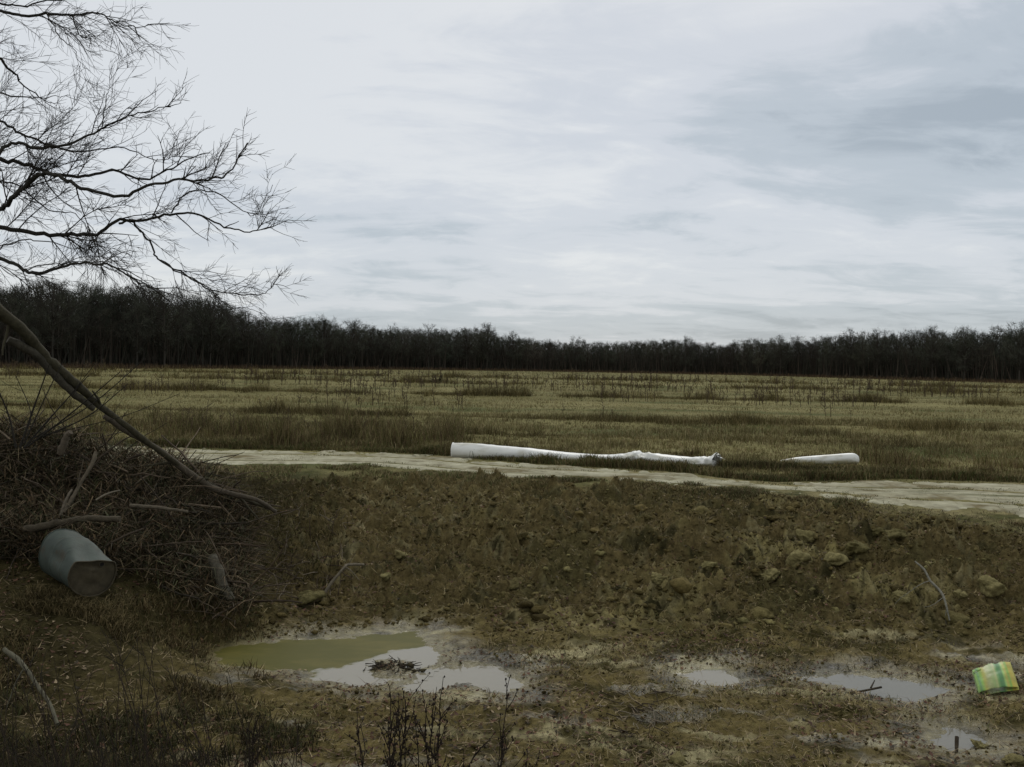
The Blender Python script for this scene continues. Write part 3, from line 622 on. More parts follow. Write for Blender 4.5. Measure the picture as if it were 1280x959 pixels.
# brush pile: leaning trunk, named limbs, tangle
def stick(name, pix, Ys, rads, c, label, cat='branch', side=None, group=None, n=8, nodes=True):
    m_ = len(pix); Yv = np.interp(np.linspace(0, 1, m_), np.linspace(0, 1, len(Ys)), Ys); rd = np.interp(np.linspace(0, 1, m_), np.linspace(0, 1, len(rads)), rads)
    P = np.array([at(a_, b_, yv) for (a_, b_), yv in zip(pix, Yv)]); P = crom(P, 6); rd = crom(rd[:, None], 6)[:, 0] * (1 + .22 * fbm(np.arange(len(P)) * .35, np.arange(len(P)) * .1, 2, 7))
    P = P + rng.normal(0, 1, P.shape) * rd[:, None] * .09
    root = empty(name, P[0] if side else P[0]); tag(root, label, cat, group)
    mb = MB(); mb.tube(P, rd, n, c); o = mb.build('stem', M_bark, root, True)
    if side:
        for (i0, dx, dz, L) in side:
            p = P[int(i0 * (len(P) - 1))]; Q = wander(p, (dx, rng.uniform(-.45, -.15), dz), L, 6, .12); m2 = MB(); r_ = max(rd.mean() * .45, .004)
            m2.tube(Q, np.linspace(r_, r_ * .4, 7), 6, c); m2.build('side_shoot', M_bark, root, True)
    return root
stick('leaning_trunk', [(-60,330),(-10,382),(30,415),(60,450),(95,480),(125,508),(165,538),(210,572),(255,602),(300,622),(338,636)], (12.6, 13.6, 14.4, 15.6), (.095, .078, .06, .046, .036, .024), (.050, .043, .024),
      'long mossy dead trunk leaning up to the left over the brush pile', 'dead trunk', [(.50, .2, .6, .35), (.52, -.6, .5, .3), (.72, -.9, -.15, .6), (.15, .1, -.8, .5), (.8, .5, .7, .25), (.9, .6, -.3, .5)], n=10)
# mossy knot, upper split piece
stick('dead_branch', [(10,425),(40,440),(62,462),(90,490),(118,512)], (13.1, 13.9), (.05, .06, .035), (.06, .052, .036), 'short split limb running just beneath the upper leaning trunk', group='named dead branches')
stick('dead_branch', [(130,520),(160,540),(195,560),(235,590),(270,612),(320,625),(345,640)], (14.0, 15.4), (.035, .05, .03), (.085, .068, .046), 'brown limb lying along the lower end of the leaning trunk', group='named dead branches')
stick('dead_branch', [(75,568),(82,548),(88,540)], (13.5, 13.5), (.05, .04), (.12, .095, .065), 'stubby pale broken limb sticking up from the pile top', group='named dead branches')
stick('dead_branch', [(80,640),(92,620),(103,600),(115,580),(120,565)], (12.9, 13.3), (.022, .025), (.13, .105, .07), 'pale straight branch standing against the pile above the barrel', side=[(.4, .3, .8, .4)], group='named dead branches')
stick('dead_branch', [(75,645),(84,622),(90,612)], (12.7, 12.9), (.018, .014), (.14, .115, .08), 'short pale twig just left of the straight one above the barrel', group='named dead branches')
stick('dead_branch', [(30,662),(70,655),(110,648),(150,650)], (12.5, 12.7), (.045, .04), (.075, .06, .038), 'thick dark branch lying level right behind the barrel', group='named dead branches')
stick('dead_branch', [(162,632),(190,634),(215,637),(235,640)], (13.2, 13.4), (.025, .018), (.11, .09, .06), 'level brown branch across the middle of the pile', group='named dead branches')
stick('dead_branch', [(120,625),(135,617),(150,613)], (12.9, 13), (.012, .010), (.2, .17, .12), 'thin pale curved twig right of the straight branches', group='named dead branches')
stick('dead_log', [(266,697),(272,712),(280,735),(290,752)], (13.4, 13.0), (.07, .075, .06), (.085, .075, .052), 'short grey log end jutting from the left bank', 'log', group='named dead branches', n=10)
stick('dead_branch', [(402,748),(415,728),(430,710),(436,706),(455,706)], (14.3, 14.8), (.022, .018), (.15, .125, .085), 'bent pale stick leaning on the foot of the left bank', side=[(.55, .5, -.1, .3)], group='named dead branches')
stick('dead_branch', [(648,641),(653,655),(660,668),(668,679)], (18.3, 17.6), (.03, .024), (.22, .19, .14), 'pale curved stick lying high on the middle of the bank', group='named dead branches')
p = [(1144,702),(1155,712),(1163,726),(1176,740),(1182,754),(1187,776)]
stick('dead_branch', p, (14.6, 13.4), (.012, .019, .011), (.17, .16, .12), 'forked grey branch standing out against the right bank', side=[(.72, -.8, -.45, .42), (.42, -.95, -.12, .75), (.8, .1, -.9, .3)], group='named dead branches')
stick('dead_branch', [(5,812),(28,830),(45,855),(62,880),(72,905)], (7.6, 7.0), (.018, .012), (.11, .10, .065), 'pale curved branch leaning in the dark lower left corner', side=[(.3, -.3, -.7, .35)], group='named dead branches')
q = atz(1060, 866, WZ + .03); 
m_ = MB(); a1, a2 = atz(1056, 867, WZ + .02), atz(1102, 859, WZ + .07); r1 = empty('dead_branch', a1); tag(r1, 'dark straight stick floating in the long right puddle', 'branch', 'named dead branches')
m_.tube(crom([a1, (a1 + a2) / 2 + [0, .01, -.01], a2], 5), [.012] * 11, 6, (.05, .04, .025)); m_.tube([a2 - [.12, 0, .01], a2 + [-.05, .08, .05]], [.012, .006], 6, (.05, .04, .025)); m_.build('stem', M_bark, r1)
a1 = atz(1194, 960, WZ); a1 = at(1193, 962, 9.3); a2 = at(1196, 921, 9.5); r1 = empty('wooden_stake', a1); tag(r1, 'short dark stake standing in the tiny lower right puddle', 'stake')
m_ = MB(); m_.tube(crom([a1 - [0, 0, .25], a1, (a1 + a2) / 2 + [.006, 0, 0], a2], 4), [.016] * 10 + [.019] * 3, 7, (.06, .045, .028)); m_.build('stem', M_bark, r1)

# thin sapling fan rising from the left of the pile
sap = empty('dead_bush', at(28, 560, 13)); tag(sap, 'fan of thin dark stems rising from the left of the brush pile', 'bush')
for (x0, y0, x1, y1, r_) in [(25,560,62,455,.016),(30,560,110,470,.014),(35,558,150,465,.013),(42,548,185,445,.011),(40,552,160,480,.012),(28,550,20,470,.011),(50,545,225,492,.007),(30,555,85,440,.010),(20,560,-20,450,.014),(38,550,130,440,.007)]:
    A, B = at(x0, y0, 13), at(x1, y1, 13.4 + rng.uniform(-.6, .6)); mid = (A + B) / 2 + rng.normal(0, .06, 3) - [0, 0, .05]
    P = crom([A, mid, B], 6); m_ = MB(); m_.tube(P, np.linspace(r_, r_ * .4, len(P)), 6, (.03, .026, .02), False); twigs(m_, P[4:], r_ * .6, 4.5, .35, .3, 1); m_.build('stem', M_twig, sap)
# tangle
mb = MB()
def pile_pts(n):
    u_ = rng.uniform(0, 1, n); pxv = -70 + 385 * u_ ** 1.1; y = 13.1 + rng.uniform(-.6, 2.3, n) + 1.0 * (pxv > 150) * rng.uniform(0, 1, n); x = (pxv - 640) / FPX * y; return x, y
x, y = pile_pts(1250); z = H(x, y, False)
for i in range(len(x)):
    base = np.array([x[i], y[i], z[i] + rng.uniform(-.05, .42) * (1 if x[i] < -4.6 else .35)])
    d = rng.normal(0, 1, 3) * [1.1, .7, .38]; L = rng.uniform(.25, 1.25); r_ = .004 + .022 * rng.uniform() ** 3.2
    c = pick(1, [(.075, .06, .04), (.05, .04, .027), (.12, .095, .062), (.035, .03, .02), (.06, .045, .028)], .3)[0]
    Q = wander(base, d, L, 5, .10, (0, 0, -.12)); mb.tube(Q, np.linspace(r_, r_ * .5, 6), 5, c, True)
NP = 20000; x, y = pile_pts(NP); z = H(x, y, False) + rng.uniform(-.05, .42, NP) * np.where(x < -4.6, 1, .35)
addb(mb, NP, x, y, rng.uniform(.05, .38, NP), rng.uniform(.006, .022, NP), rng.uniform(.4, 3.0, NP), pick(NP, BROWN + [(.035, .04, .015), (.03, .032, .014), (.10, .085, .045), (.05, .055, .02), (.17, .135, .075)]), z0=z)
# roots and twigs on dark left bank slope + island debris
x, y = region(260, (230, 440), (13.8, 17)); z = H(x, y)
for i in range(260):
    Q = wander([x[i], y[i], z[i] + .02], rng.normal(0, 1, 3) * [1, .6, .6], rng.uniform(.1, .5), 4, .3); mb.tube(Q, np.linspace(.008, .004, 5), 4, pick(1, [(.13, .11, .075), (.06, .045, .03)], .3)[0], False)
br = mb.build('brush', M_bark); tag(br, 'tangled heap of dead sticks and dry stalks under the leaning trunk', 'brush', None, 'stuff')
mb = MB(); ic = IW.mean(0)
for i in range(28):
    V, F = CS[i % 10]; s__ = rng.uniform(.02, .05); mb.add(V * [s__, s__, s__ * .6] + [ic[0] + rng.normal(0, .15), ic[1] + rng.normal(0, .10), WZ + .02], F, C(.06, .05, .026))
for i in range(130):
    b0 = np.array([ic[0] + rng.normal(0, .14), ic[1] + rng.normal(0, .10), WZ + rng.uniform(0, .04)]); Q = wander(b0, rng.normal(0, 1, 3) * [1, .8, .12], rng.uniform(.05, .2), 4, .2)
    mb.tube(Q, np.linspace(.007, .003, 5), 4, (.035, .028, .018), False)
db = mb.build('debris_clump', M_twig); tag(db, 'dark clump of sodden twigs sitting in the large olive puddle', 'twigs')
mb = MB(); s_ = atz(785, 905, -1.03)
for i in range(60):
    b0 = ray_ground(745 + 75 * rng.uniform(), 860 + 60 * rng.uniform() ); Q = wander(b0 + [0, 0, .015], [.6 + rng.normal(0, .5), -1 + rng.normal(0, .4), rng.normal(0, .12)], rng.uniform(.08, .4), 4, .15)
    mb.tube(Q, np.linspace(.006, .003, 5), 4, pick(1, [(.035, .028, .018), (.16, .14, .10)], .2)[0], False)
db = mb.build('debris_clump', M_twig); tag(db, 'streak of dark twigs on the mud below the small pale puddle', 'twigs')

# foreground dry weeds with seed heads
def weed(px, topy, Y, label, nst=3, h=1.1, podn=26, tone=(.03, .022, .016)):
    top = at(px, topy, Y); gz_ = float(H(np.array([top[0]]), np.array([top[1]]))[0]); base = np.array([top[0] + rng.normal(0, .04), top[1], gz_ - .02])
    root = empty('dry_weed', base); tag(root, label, 'weed', 'dry weeds in the foreground')
    pods = MB(); V0, F0 = ICO[1]
    for k in range(nst):
        tt = top + (rng.normal(0, .10, 3) * [1, 1, .8] - [0, 0, .05] if k else 0); bb = base + rng.normal(0, .03, 3) * [1, 1, 0]
        P = crom([bb, bb * .6 + tt * .4 + rng.normal(0, .03, 3), bb * .25 + tt * .75 + rng.normal(0, .02, 3), tt], 6)
        m_ = MB(); m_.tube(P, np.linspace(.0055, .002, len(P)), 5, tone, False)
        for _ in range(7):
            i = rng.integers(len(P) // 2, len(P) - 1); Q = wander(P[i], sub_dir(P[i + 1] - P[i], rng.uniform(.3, .8)), rng.uniform(.06, .24), 4, .15, (0, 0, .4)); m_.tube(Q, np.linspace(.0028, .0014, 5), 4, tone, False)
            for _ in range(podn // 6):
                q = Q[rng.integers(1, 5)] + rng.normal(0, .004, 3); s = rng.uniform(.003, .006); pods.add(V0 * [s, s, s * 1.4] + q, F0, np.array(tone) * .9)
        for _ in range(podn // 3):
            q = P[rng.integers(len(P) * 2 // 3, len(P))] + rng.normal(0, .006, 3); s = rng.uniform(.003, .007); pods.add(V0 * [s, s, s * 1.5] + q, F0, tone)
        m_.build('stem', M_twig, root)
    sh_ = pods.build('seed_heads', M_twig, root); sh_['kind'] = 'stuff'
W = [(507,874,5.0,'bushiest dark weed with seed heads at the bottom centre',5),(533,880,5.1,'slim dark weed just right of the bushiest one',2),(551,890,4.9,'dark weed with tight seed spike left of the bare gap',2),(635,868,5.2,'tall single weed standing apart right of centre',1),
 (490,905,4.8,'short branching weed left of the bushiest one',2),(447,915,5.0,'thin bare weed stem leaning at bottom left of centre',1),(597,935,4.9,'low weed tip between the bushiest and the tall single one',1),(625,930,4.8,'low weed close beside the tall single one',2),(318,905,5.4,'thin weed in front of the olive puddle',2)]
for a_ in W: weed(*a_[:4], nst=a_[4])
mb = MB()
for i in range(130):
    px = rng.uniform(-60, 380) ; Y = rng.uniform(4.4, 7.2); ty = 950 - 170 * rng.uniform() ** 1.5 * (1 if px < 300 else .4)
    top = at(px, ty, Y); g = float(H(np.array([top[0]]), np.array([top[1]]))[0]); bs = np.array([top[0] + .22 + rng.normal(0, .28), top[1] + rng.normal(0, .2), g]); P = crom([bs, (bs + top) / 2 + rng.normal(0, .05, 3), top], 5)
    mb.tube(P, np.linspace(.0042, .0014, len(P)), 4, (.038, .028, .02), False); twigs(mb, P[4:], .004, 5, .16, .3, 2)
st = mb.build('weed_thicket', M_twig); tag(st, 'thicket of thin dark stems in the lower left corner', 'weeds', None, 'stuff')

# ------------------------------------------------------------------ barrel
M_drum = mat('drum_paint', base=(.055, .068, .053), attr=False, noise=6, rough=.65, spec=.25, var=.3, bump=.003, bscale=30)
t = M_drum.node_tree; b = t.nodes['Principled BSDF']; src = b.inputs['Base Color'].links[0].from_socket
tcn = t.nodes.new('ShaderNodeTexCoord'); nz = N(t, 'ShaderNodeTexNoise', Scale=5.0, Detail=8.0, Roughness=.7); t.links.new(tcn.outputs['Object'], nz.inputs['Vector'])
t.links.new(mixc(t, ramp(t, nz.outputs['Fac'], [(.52, 0.0), (.64, .7)], 'LINEAR'), src, (.06, .045, .025)), b.inputs['Base Color'])
M_rust = mat('rusty_end', base=(.070, .056, .032), attr=False, noise=9, rough=.8, var=.5, bump=.004, bscale=25)
M_hole = mat('dark_inside', base=(.01, .009, .007), attr=False)
bc = at(97, 703, 11.9); ax = np.array([.72, -.68, -.15]); ax /= np.linalg.norm(ax)       # axis towards the visible end
drum = empty('barrel', bc); tag(drum, 'dented grey green steel barrel lying at the foot of the brush pile', 'barrel')
sideA = np.cross(ax, [0, 0, 1]); sideA /= np.linalg.norm(sideA); upA = np.cross(sideA, ax)
Rd, Ld = .29, .86; nt, nl = 96, 70
S = np.linspace(-Ld / 2, Ld / 2, nl); TH = np.arange(nt) * 2 * math.pi / nt
def drum_r(s, th):
    r = Rd * np.ones(np.broadcast(s, th).shape)
    for s0 in (-.14, .15): r = r + .006 * np.exp(-((s - s0) / .014) ** 2)
    fr = (s + Ld / 2) / Ld; r = r * (1 - .03 * fr)
    top_ = Rd * (1.02 - .52 * sstep(.25, 1.0, fr)); sn_ = np.maximum(np.sin(th - .12), .05); r = -np.log(np.exp(-60 * r) + np.exp(-60 * top_ / sn_)) / 60; dent = 0
    dent += .045 * np.exp(-(((th - .35 + np.pi) % (2 * np.pi) - np.pi) / .35) ** 2) * np.exp(-((fr - .5) / .3) ** 2)
    dent += .05 * np.exp(-(((th - 2.7 + np.pi) % (2 * np.pi) - np.pi) / .3) ** 2) * np.exp(-((fr - .45) / .4) ** 2)
    r = r - dent + .012 * np.sin(3 * th + 4 * s) * (1 - .5 * fr); return r
SS, TT = np.meshgrid(S, TH, indexing='ij'); rr = drum_r(SS, TT)
def dpt(s, th, r): return bc + s[..., None] * ax + r[..., None] * (np.cos(th)[..., None] * sideA + np.sin(th)[..., None] * upA)
V = dpt(SS, TT, rr).reshape(-1, 3); i = np.arange(nl - 1)[:, None] * nt; j = np.arange(nt)[None]; F = np.stack([i + j, i + nt + j, i + nt + (j + 1) % nt, i + (j + 1) % nt], -1).reshape(-1, 4)
mb = MB(); mb.add(V, F); mb.build('shell', M_drum, drum, True)
for e, s_end, nm in ((-1, -Ld / 2, 'bottom'), (1, Ld / 2, 'lid')):
    rings = np.linspace(0.0, .985, 14); sv = np.full((14, nt), s_end - e * .018) + (e * .006 * np.sin(rings * 9))[:, None]
    RR = rings[:, None] * drum_r(np.full((1, nt), s_end), TH[None]); V = dpt(sv, np.broadcast_to(TH, (14, nt)), RR).reshape(-1, 3)
    i = np.arange(13)[:, None] * nt; F = np.stack([i + j, i + nt + j, i + nt + (j + 1) % nt, i + (j + 1) % nt], -1).reshape(-1, 4)
    mb = MB(); mb.add(V, F); lid = mb.build(nm, M_rust, drum, True)
    if e == 1:
        lid['label'] = 'rusty brown end of the barrel with a round bung hole'
        c0 = bc + ax * (s_end - .010) + sideA * -.10 + upA * .09
        m_ = MB(); thh = np.arange(25) * 2 * math.pi / 24; m_.tube([c0 + .030 * (math.cos(q) * sideA + math.sin(q) * upA) for q in thh], .006, 6, cap=False); bh = m_.build('bung_ring', M_rust, None, True); bh.parent = lid
        m_ = MB(); m_.add([c0 + .030 * (math.cos(q) * sideA + math.sin(q) * upA) + ax * .003 for q in thh[:-1]] + [c0 + ax * .003], [[k_, (k_ + 1) % 24, 24] for k_ in range(24)]); bh = m_.build('bung_hole', M_hole, None); bh.parent = lid
    r_end = drum_r(np.full(nt, s_end), TH); P = dpt(np.full(nt, s_end), TH, r_end); P = np.vstack([P, P[:1]])
    mb = MB(); mb.tube(P, .009, 6, cap=False); mb.build('rim', M_drum if e < 0 else M_rust, drum, True)

mb = MB()
q0 = bc + ax * .38; x = q0[0] + rng.uniform(-.65, .5, 420); y = q0[1] + rng.uniform(-.42, -.05, 420) ; X, Y = tufts(420, x, y, 8, np.full(420, .04)); q = len(X)
addb(mb, q, X, Y, rng.uniform(.06, .24, q), np.full(q, .009), rng.uniform(.3, 1.3, q), pick(q, [(.12, .095, .045), (.09, .075, .032), (.05, .045, .02), (.16, .13, .065)]))
gb = mb.build('barrel_grass', M_grass); tag(gb, 'withered grass growing against the dented barrel', 'grass', None, 'stuff')
# ------------------------------------------------------------------ white poly pipes
M_pipe = mat('white_plastic', base=(.74, .73, .67), attr=True, noise=2.5, rough=.45, spec=.4, var=.08)
def soft_pipe(name, ctr, label, c=(1, 1, 1), nseg=14, crumple=None, closed=True):
    """ctr rows: px, bottom_py, height, width, Y"""
    K = np.array(ctr, float); Kc = crom(K, nseg); n = 36; P = []
    base = np.array([at(a_[0], a_[1], a_[4]) for a_ in Kc]); hgt, wid = Kc[:, 2], Kc[:, 3]
    T = np.gradient(base, axis=0); T[:, 2] = 0; T /= np.linalg.norm(T, axis=1)[:, None]; A = np.stack([T[:, 1], -T[:, 0], 0 * T[:, 0]], 1)
    th = np.arange(n) * 2 * math.pi / n; L = np.concatenate([[0], np.cumsum(np.linalg.norm(np.diff(base, axis=0), axis=1))])
    LL, TH_ = np.meshgrid(L, th, indexing='ij')
    ce, se = np.cos(TH_), np.sin(TH_)
    wr = crumple(LL, TH_) if crumple else 0 * LL
    rr_ = 1 + wr + .010 * np.sin(TH_ * 2 + LL * 1.3)
    V = base[:, None] + (A[:, None] * (np.sign(ce) * abs(ce) ** .85 * wid[:, None] / 2 * rr_)[..., None]) + np.array([0, 0, 1.]) * ((se * .5 + .5) * hgt[:, None] * (1 + wr * .8))[..., None]
    m_ = len(L); V = V.reshape(-1, 3); i = np.arange(m_ - 1)[:, None] * n; j = np.arange(n)[None]
    F = np.stack([i + j, i + (j + 1) % n, i + n + (j + 1) % n, i + n + j], -1).reshape(-1, 4)
    # hollow end collar folded inside
    root = empty(name, base[0]); tag(root, label, 'pipe')
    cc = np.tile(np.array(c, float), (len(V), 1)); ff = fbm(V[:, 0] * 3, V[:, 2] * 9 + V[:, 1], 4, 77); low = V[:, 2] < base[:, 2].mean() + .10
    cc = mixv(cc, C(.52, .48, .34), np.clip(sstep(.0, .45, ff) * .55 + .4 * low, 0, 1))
    mb = MB(); mb.add(V, F, cc); o = mb.build('tube', M_pipe, root, True)
    return root, base, A, hgt, wid
def cr(L, th): return (.035 * fbm(L * 2, th * 1.3, 3, 81) + .34 * np.exp(-((L - 4.95) / .42) ** 2) * fbm(L * 8, th * 1.5, 3, 83) + .05 * np.abs(fbm(L * 3.5, th * 1.1, 3, 84)) + .30 * sstep(6.1, 6.8, L) * fbm(L * 7, th * 1.6, 3, 85))
rt_, base, A, hg, wd = soft_pipe('poly_pipe', [(566,573,.41,.44,26.6),(600,574,.40,.46,26.5),(650,576,.35,.50,26.4),(700,577.5,.27,.55,26.4),(735,578,.22,.55,26.3),(765,578,.20,.52,26.2),(792,579,.28,.46,26.0),(805,580,.29,.44,25.9),(835,581,.25,.5,25.7),(865,583,.23,.5,25.5),(882,585,.30,.5,25.3),(896,586,.38,.46,25.1)],
    'long white plastic pipe lying crumpled beside the dirt track', crumple=cr)
# open end: inner dark disc set back + rolled lip; torn flaps at right end; folded sleeve
th = np.arange(37) * 2 * math.pi / 36
lip = [base[0] + A[0] * math.cos(q) * wd[0] / 2 + np.array([0, 0, (math.sin(q) * .5 + .5) * hg[0]]) for q in th]
mb = MB(); mb.tube(lip, .016, 8, (1, 1, 1), False); mb.build('end_lip', M_pipe, rt_, True)
mb = MB(); cen = base[0] + [.05, 0, hg[0] / 2]
for k_ in range(12):
    pass
ringI = np.array([cen + (q - base[0] - [0, 0, hg[0] / 2]) * .97 for q in lip[:-1]]); mb.add(np.vstack([ringI, cen + [.06, 0, 0]]), [[q, (q + 1) % 36, 36] for q in range(36)], (.75, .74, .68)); mb.build('end_cap', M_pipe, rt_, True)
for k_ in range(7):
    a_ = rng.uniform(0, 3.1); p0 = base[-1] + A[-1] * math.cos(a_) * .2 + np.array([0, 0, .08 + .26 * math.sin(a_)]); m_ = MB(); gx_ = []
    dirx = np.array([.9, rng.normal(0, .3), rng.uniform(-.5, .35)]); L_ = rng.uniform(.12, .34); Q = wander(p0 - dirx * .06, dirx, L_, 5, .35, (0, 0, -.5)); wv = np.linspace(.09, .015, 6)
    sd_ = np.cross(dirx, [0, math.cos(a_), math.sin(a_)]); sd_ /= np.linalg.norm(sd_); V = np.stack([Q - sd_ * wv[:, None], Q + sd_ * wv[:, None]], 1).reshape(-1, 3)
    F = [[2 * q, 2 * q + 1, 2 * q + 3, 2 * q + 2] for q in range(5)]; m_.add(V, F); m_.build('torn_flap', M_pipe, rt_, True)
def cr2(L, th): return .05 * fbm(L * 3, th * 1.3, 3, 87)
soft_pipe('poly_pipe', [(975,580,.10,.2,26.9),(1000,580,.19,.28,26.8),(1030,580.5,.25,.32,26.7),(1055,580.5,.29,.34,26.6),(1067,580.5,.29,.32,26.5),(1071,580,.22,.24,26.5),(1073,577,.08,.08,26.5)], 'short end of white plastic pipe showing above the verge grass', crumple=cr2)
# grass in front of / overlapping the pipes
mb = MB()
for (pa, pb, Ya, Yb, num, hgt) in [(560, 905, 26.1, 24.7, 2200, .13), (590, 620, 26.1, 26.0, 160, .34), (735, 745, 26, 26, 70, .3), (785, 820, 25.7, 25.5, 160, .24), (985, 1075, 26.1, 25.9, 700, .11), (900, 1000, 25.0, 25.2, 900, .28), (1000, 1240, 25, 23.6, 1500, .22)]:
    f = rng.uniform(0, 1, num); y = Ya + (Yb - Ya) * f - np.abs(rng.normal(0, .14, num)); x = ((pa + (pb - pa) * f) - 640) / FPX * y; X, Y = tufts(num, x, y, 4, np.full(num, .03)); q = len(X); k = Y > yfar(X) + .05; X, Y = X[k], Y[k]; q = len(X)
    addb(mb, q, X, Y, hgt * rng.uniform(.4, 1.2, q), np.full(q, .011), rng.uniform(.1, .9, q), pick(q, [(.07, .085, .03), (.11, .09, .045), (.15, .125, .06), (.05, .05, .022)]))
g6 = mb.build('pipe_grass', M_grass); tag(g6, 'brownish grass growing in front of the white pipes', 'grass', None, 'stuff')

# ------------------------------------------------------------------ yellow and green sack
M_sack = bpy.data.materials.new('striped_plastic'); M_sack.use_nodes = True; t = M_sack.node_tree; b = t.nodes['Principled BSDF']; b.inputs['Roughness'].default_value = .5
uvn = t.nodes.new('ShaderNodeAttribute'); uvn.attribute_name = 'Col'; sp = t.nodes.new('ShaderNodeSeparateColor'); t.links.new(uvn.outputs[0], sp.inputs[0])
Yl, Yp, Gn, Lg, Or = (.46, .43, .08), (.38, .41, .16), (.08, .23, .07), (.22, .42, .06), (.50, .40, .05)
r_ = ramp(t, sp.outputs[0], [(0, (.35, .50, .2)), (.04, Lg), (.09, Gn), (.15, Lg), (.22, Yl), (.30, Yp), (.44, (.27, .36, .12)), (.5, Yp), (.53, (.2, .34, .1)), (.58, Gn), (.66, Gn), (.70, (.3, .5, .12)), (.75, Yl), (.82, Lg), (.87, Or), (1, Yl)], 'LINEAR')
nz = N(t, 'ShaderNodeTexNoise', Scale=9.0, Detail=6.0, Roughness=.7); tcn = t.nodes.new('ShaderNodeTexCoord'); t.links.new(tcn.outputs['Object'], nz.inputs['Vector'])
t.links.new(mixc(t, ramp(t, nz.outputs['Fac'], [(.45, 0.0), (.75, .6)], 'LINEAR'), r_, (.16, .13, .06)), b.inputs['Base Color'])
p0 = ray_ground(1246, 868); c00 = at(1223, 867, 11.0); c10 = at(1274, 861, 10.95); c01 = at(1215, 838, 11.35); c11 = at(1263, 829, 11.35)
sroot = empty('plastic_sack', (c00 + c11) / 2); tag(sroot, 'torn yellow sack with green stripes lying crumpled in the mud', 'sack')
nu, nv = 46, 30; U, Vv = np.meshgrid(np.linspace(0, 1, nu), np.linspace(0, 1, nv), indexing='ij')
def sack(side):
    Pm = (c00[None, None] * ((1 - U) * (1 - Vv))[..., None] + c10 * (U * (1 - Vv))[..., None] + c01 * ((1 - U) * Vv)[..., None] + c11 * (U * Vv)[..., None])
    bul = (np.sin(np.pi * np.clip(U, 0, 1)) ** .5 * np.sin(np.pi * (Vv * .9 + .05)) ** .5) * .06 + .012 * fbm(U * 4, Vv * 3, 3, 151) + .003 * np.sin(U * 22 + Vv * 3)
    nrm = np.cross(c10 - c00, c01 - c00); nrm /= np.linalg.norm(nrm)
    if nrm[2] < 0: nrm = -nrm
    bulge = bul if side > 0 else -.5 * np.abs(bul) - .03
    Pm = Pm + nrm * bulge[..., None]
    Pm[..., 2] += .02 * np.sin(U * 2.5)
    return Pm
for side, nm in ((1, 'front_panel'), (-1, 'back_panel')):
    Pm = sack(side); Pf = Pm.reshape(-1, 3); i = np.arange(nu - 1)[:, None] * nv; j = np.arange(nv - 1)[None]
    F = np.stack([i + j, i + nv + j, i + nv + j + 1, i + j + 1], -1).reshape(-1, 4)
    fu = U.ravel()[F[:, 0]]; fv = Vv.ravel()[F[:, 0]]
    notch = (np.abs(fv - .80) < .05 * (1 - fu / .22)) & (fu < .22); edge_t = (fv > .93 + .04 * np.sin(fu * 19)) & (fu > .12) & (fu < .82)
    F = F[~(notch | edge_t)]
    if side < 0: F = F[:, ::-1]
    mb = MB(); cc = np.stack([U.ravel(), Vv.ravel(), 0 * U.ravel()], 1); mb.add(Pf, F, cc); o = mb.build(nm, M_sack, sroot, True)
    sm = o.modifiers.new('thick', 'SOLIDIFY'); sm.thickness = .003

# ------------------------------------------------------------------ far wood
HOR = lambda px: 444 + .0188 * px
DIST = ([-500,-100,0,200,300,400,500,600,700,900,1000,1100,1280,1800], [170,195,210,250,290,330,370,400,430,430,400,350,290,240])
TOPY = ([-500,0,60,100,150,200,250,300,350,400,440,500,560,600,640,700,760,850,900,960,1020,1060,1100,1160,1220,1280,1800], [310,345,347,352,352,356,364,384,393,397,402,409,411,408,419,425,426,423,428,421,420,416,414,411,411,406,360])
def far_tree(seed, ncl=46, per=27):
    r = np.random.default_rng(seed); mb = MB(); tr = MB(); tone = C(.060, .060, .046)
    Pt = np.array([[0, 0, 0], [r.normal(0, .008), 0, .3], [r.normal(0, .015), r.normal(0, .01), .6], [r.normal(0, .02), 0, .9]])
    tr.tube(Pt, [.013, .010, .007, .003], 5, (.060, .053, .043), False)
    rx_ = r.uniform(.2, .3); zc_ = r.uniform(.56, .64)
    for k in range(ncl):
        v_ = r.normal(size=3); v_ /= np.linalg.norm(v_); v_ *= r.uniform(.35, 1) ** .5; e = np.array([v_[0] * rx_, v_[1] * rx_, zc_ + v_[2] * (.97 - zc_)])
        z0 = np.clip(e[2] - r.uniform(.1, .3), .2, .88); p = np.array([0, 0, z0]); m_ = (p + e) / 2 + [0, 0, -.02] + r.normal(0, .01, 3)
        tr.tube([p, m_, e], [.0055, .0035, .0018], 3, (.048, .042, .034), False)
        D = r.normal(0, 1, (per, 3)) + [v_[0] * .8, v_[1] * .8, .7]; D /= np.linalg.norm(D, axis=1)[:, None]; L = r.uniform(.03, .095, (per, 1)); B = e + r.normal(0, .022, (per, 3))
        Sd = np.cross(D, r.normal(0, 1, (per, 3))); Sd /= np.linalg.norm(Sd, axis=1)[:, None]; wv = r.uniform(.0012, .0034, (per, 1))
        V = np.stack([B - Sd * wv, B + Sd * wv, B + D * L], 1).reshape(-1, 3); mb.add(V, np.arange(3 * per).reshape(-1, 3), tone * r.uniform(.7, 1.35))
    return tr, mb
PR = [far_tree(700 + i) for i in range(8)]
PRA = []
for tr, cr_ in PR:
    V = np.concatenate(tr.v + cr_.v); cc = np.concatenate(tr.c + cr_.c); off = tr.n; F3 = np.concatenate([f for f in cr_.f3]) + off; F4 = np.concatenate(tr.f4)
    F = np.vstack([F3, F4[:, [0, 1, 2]], F4[:, [0, 2, 3]]]); PRA.append((V, F, cc))
mb = MB()
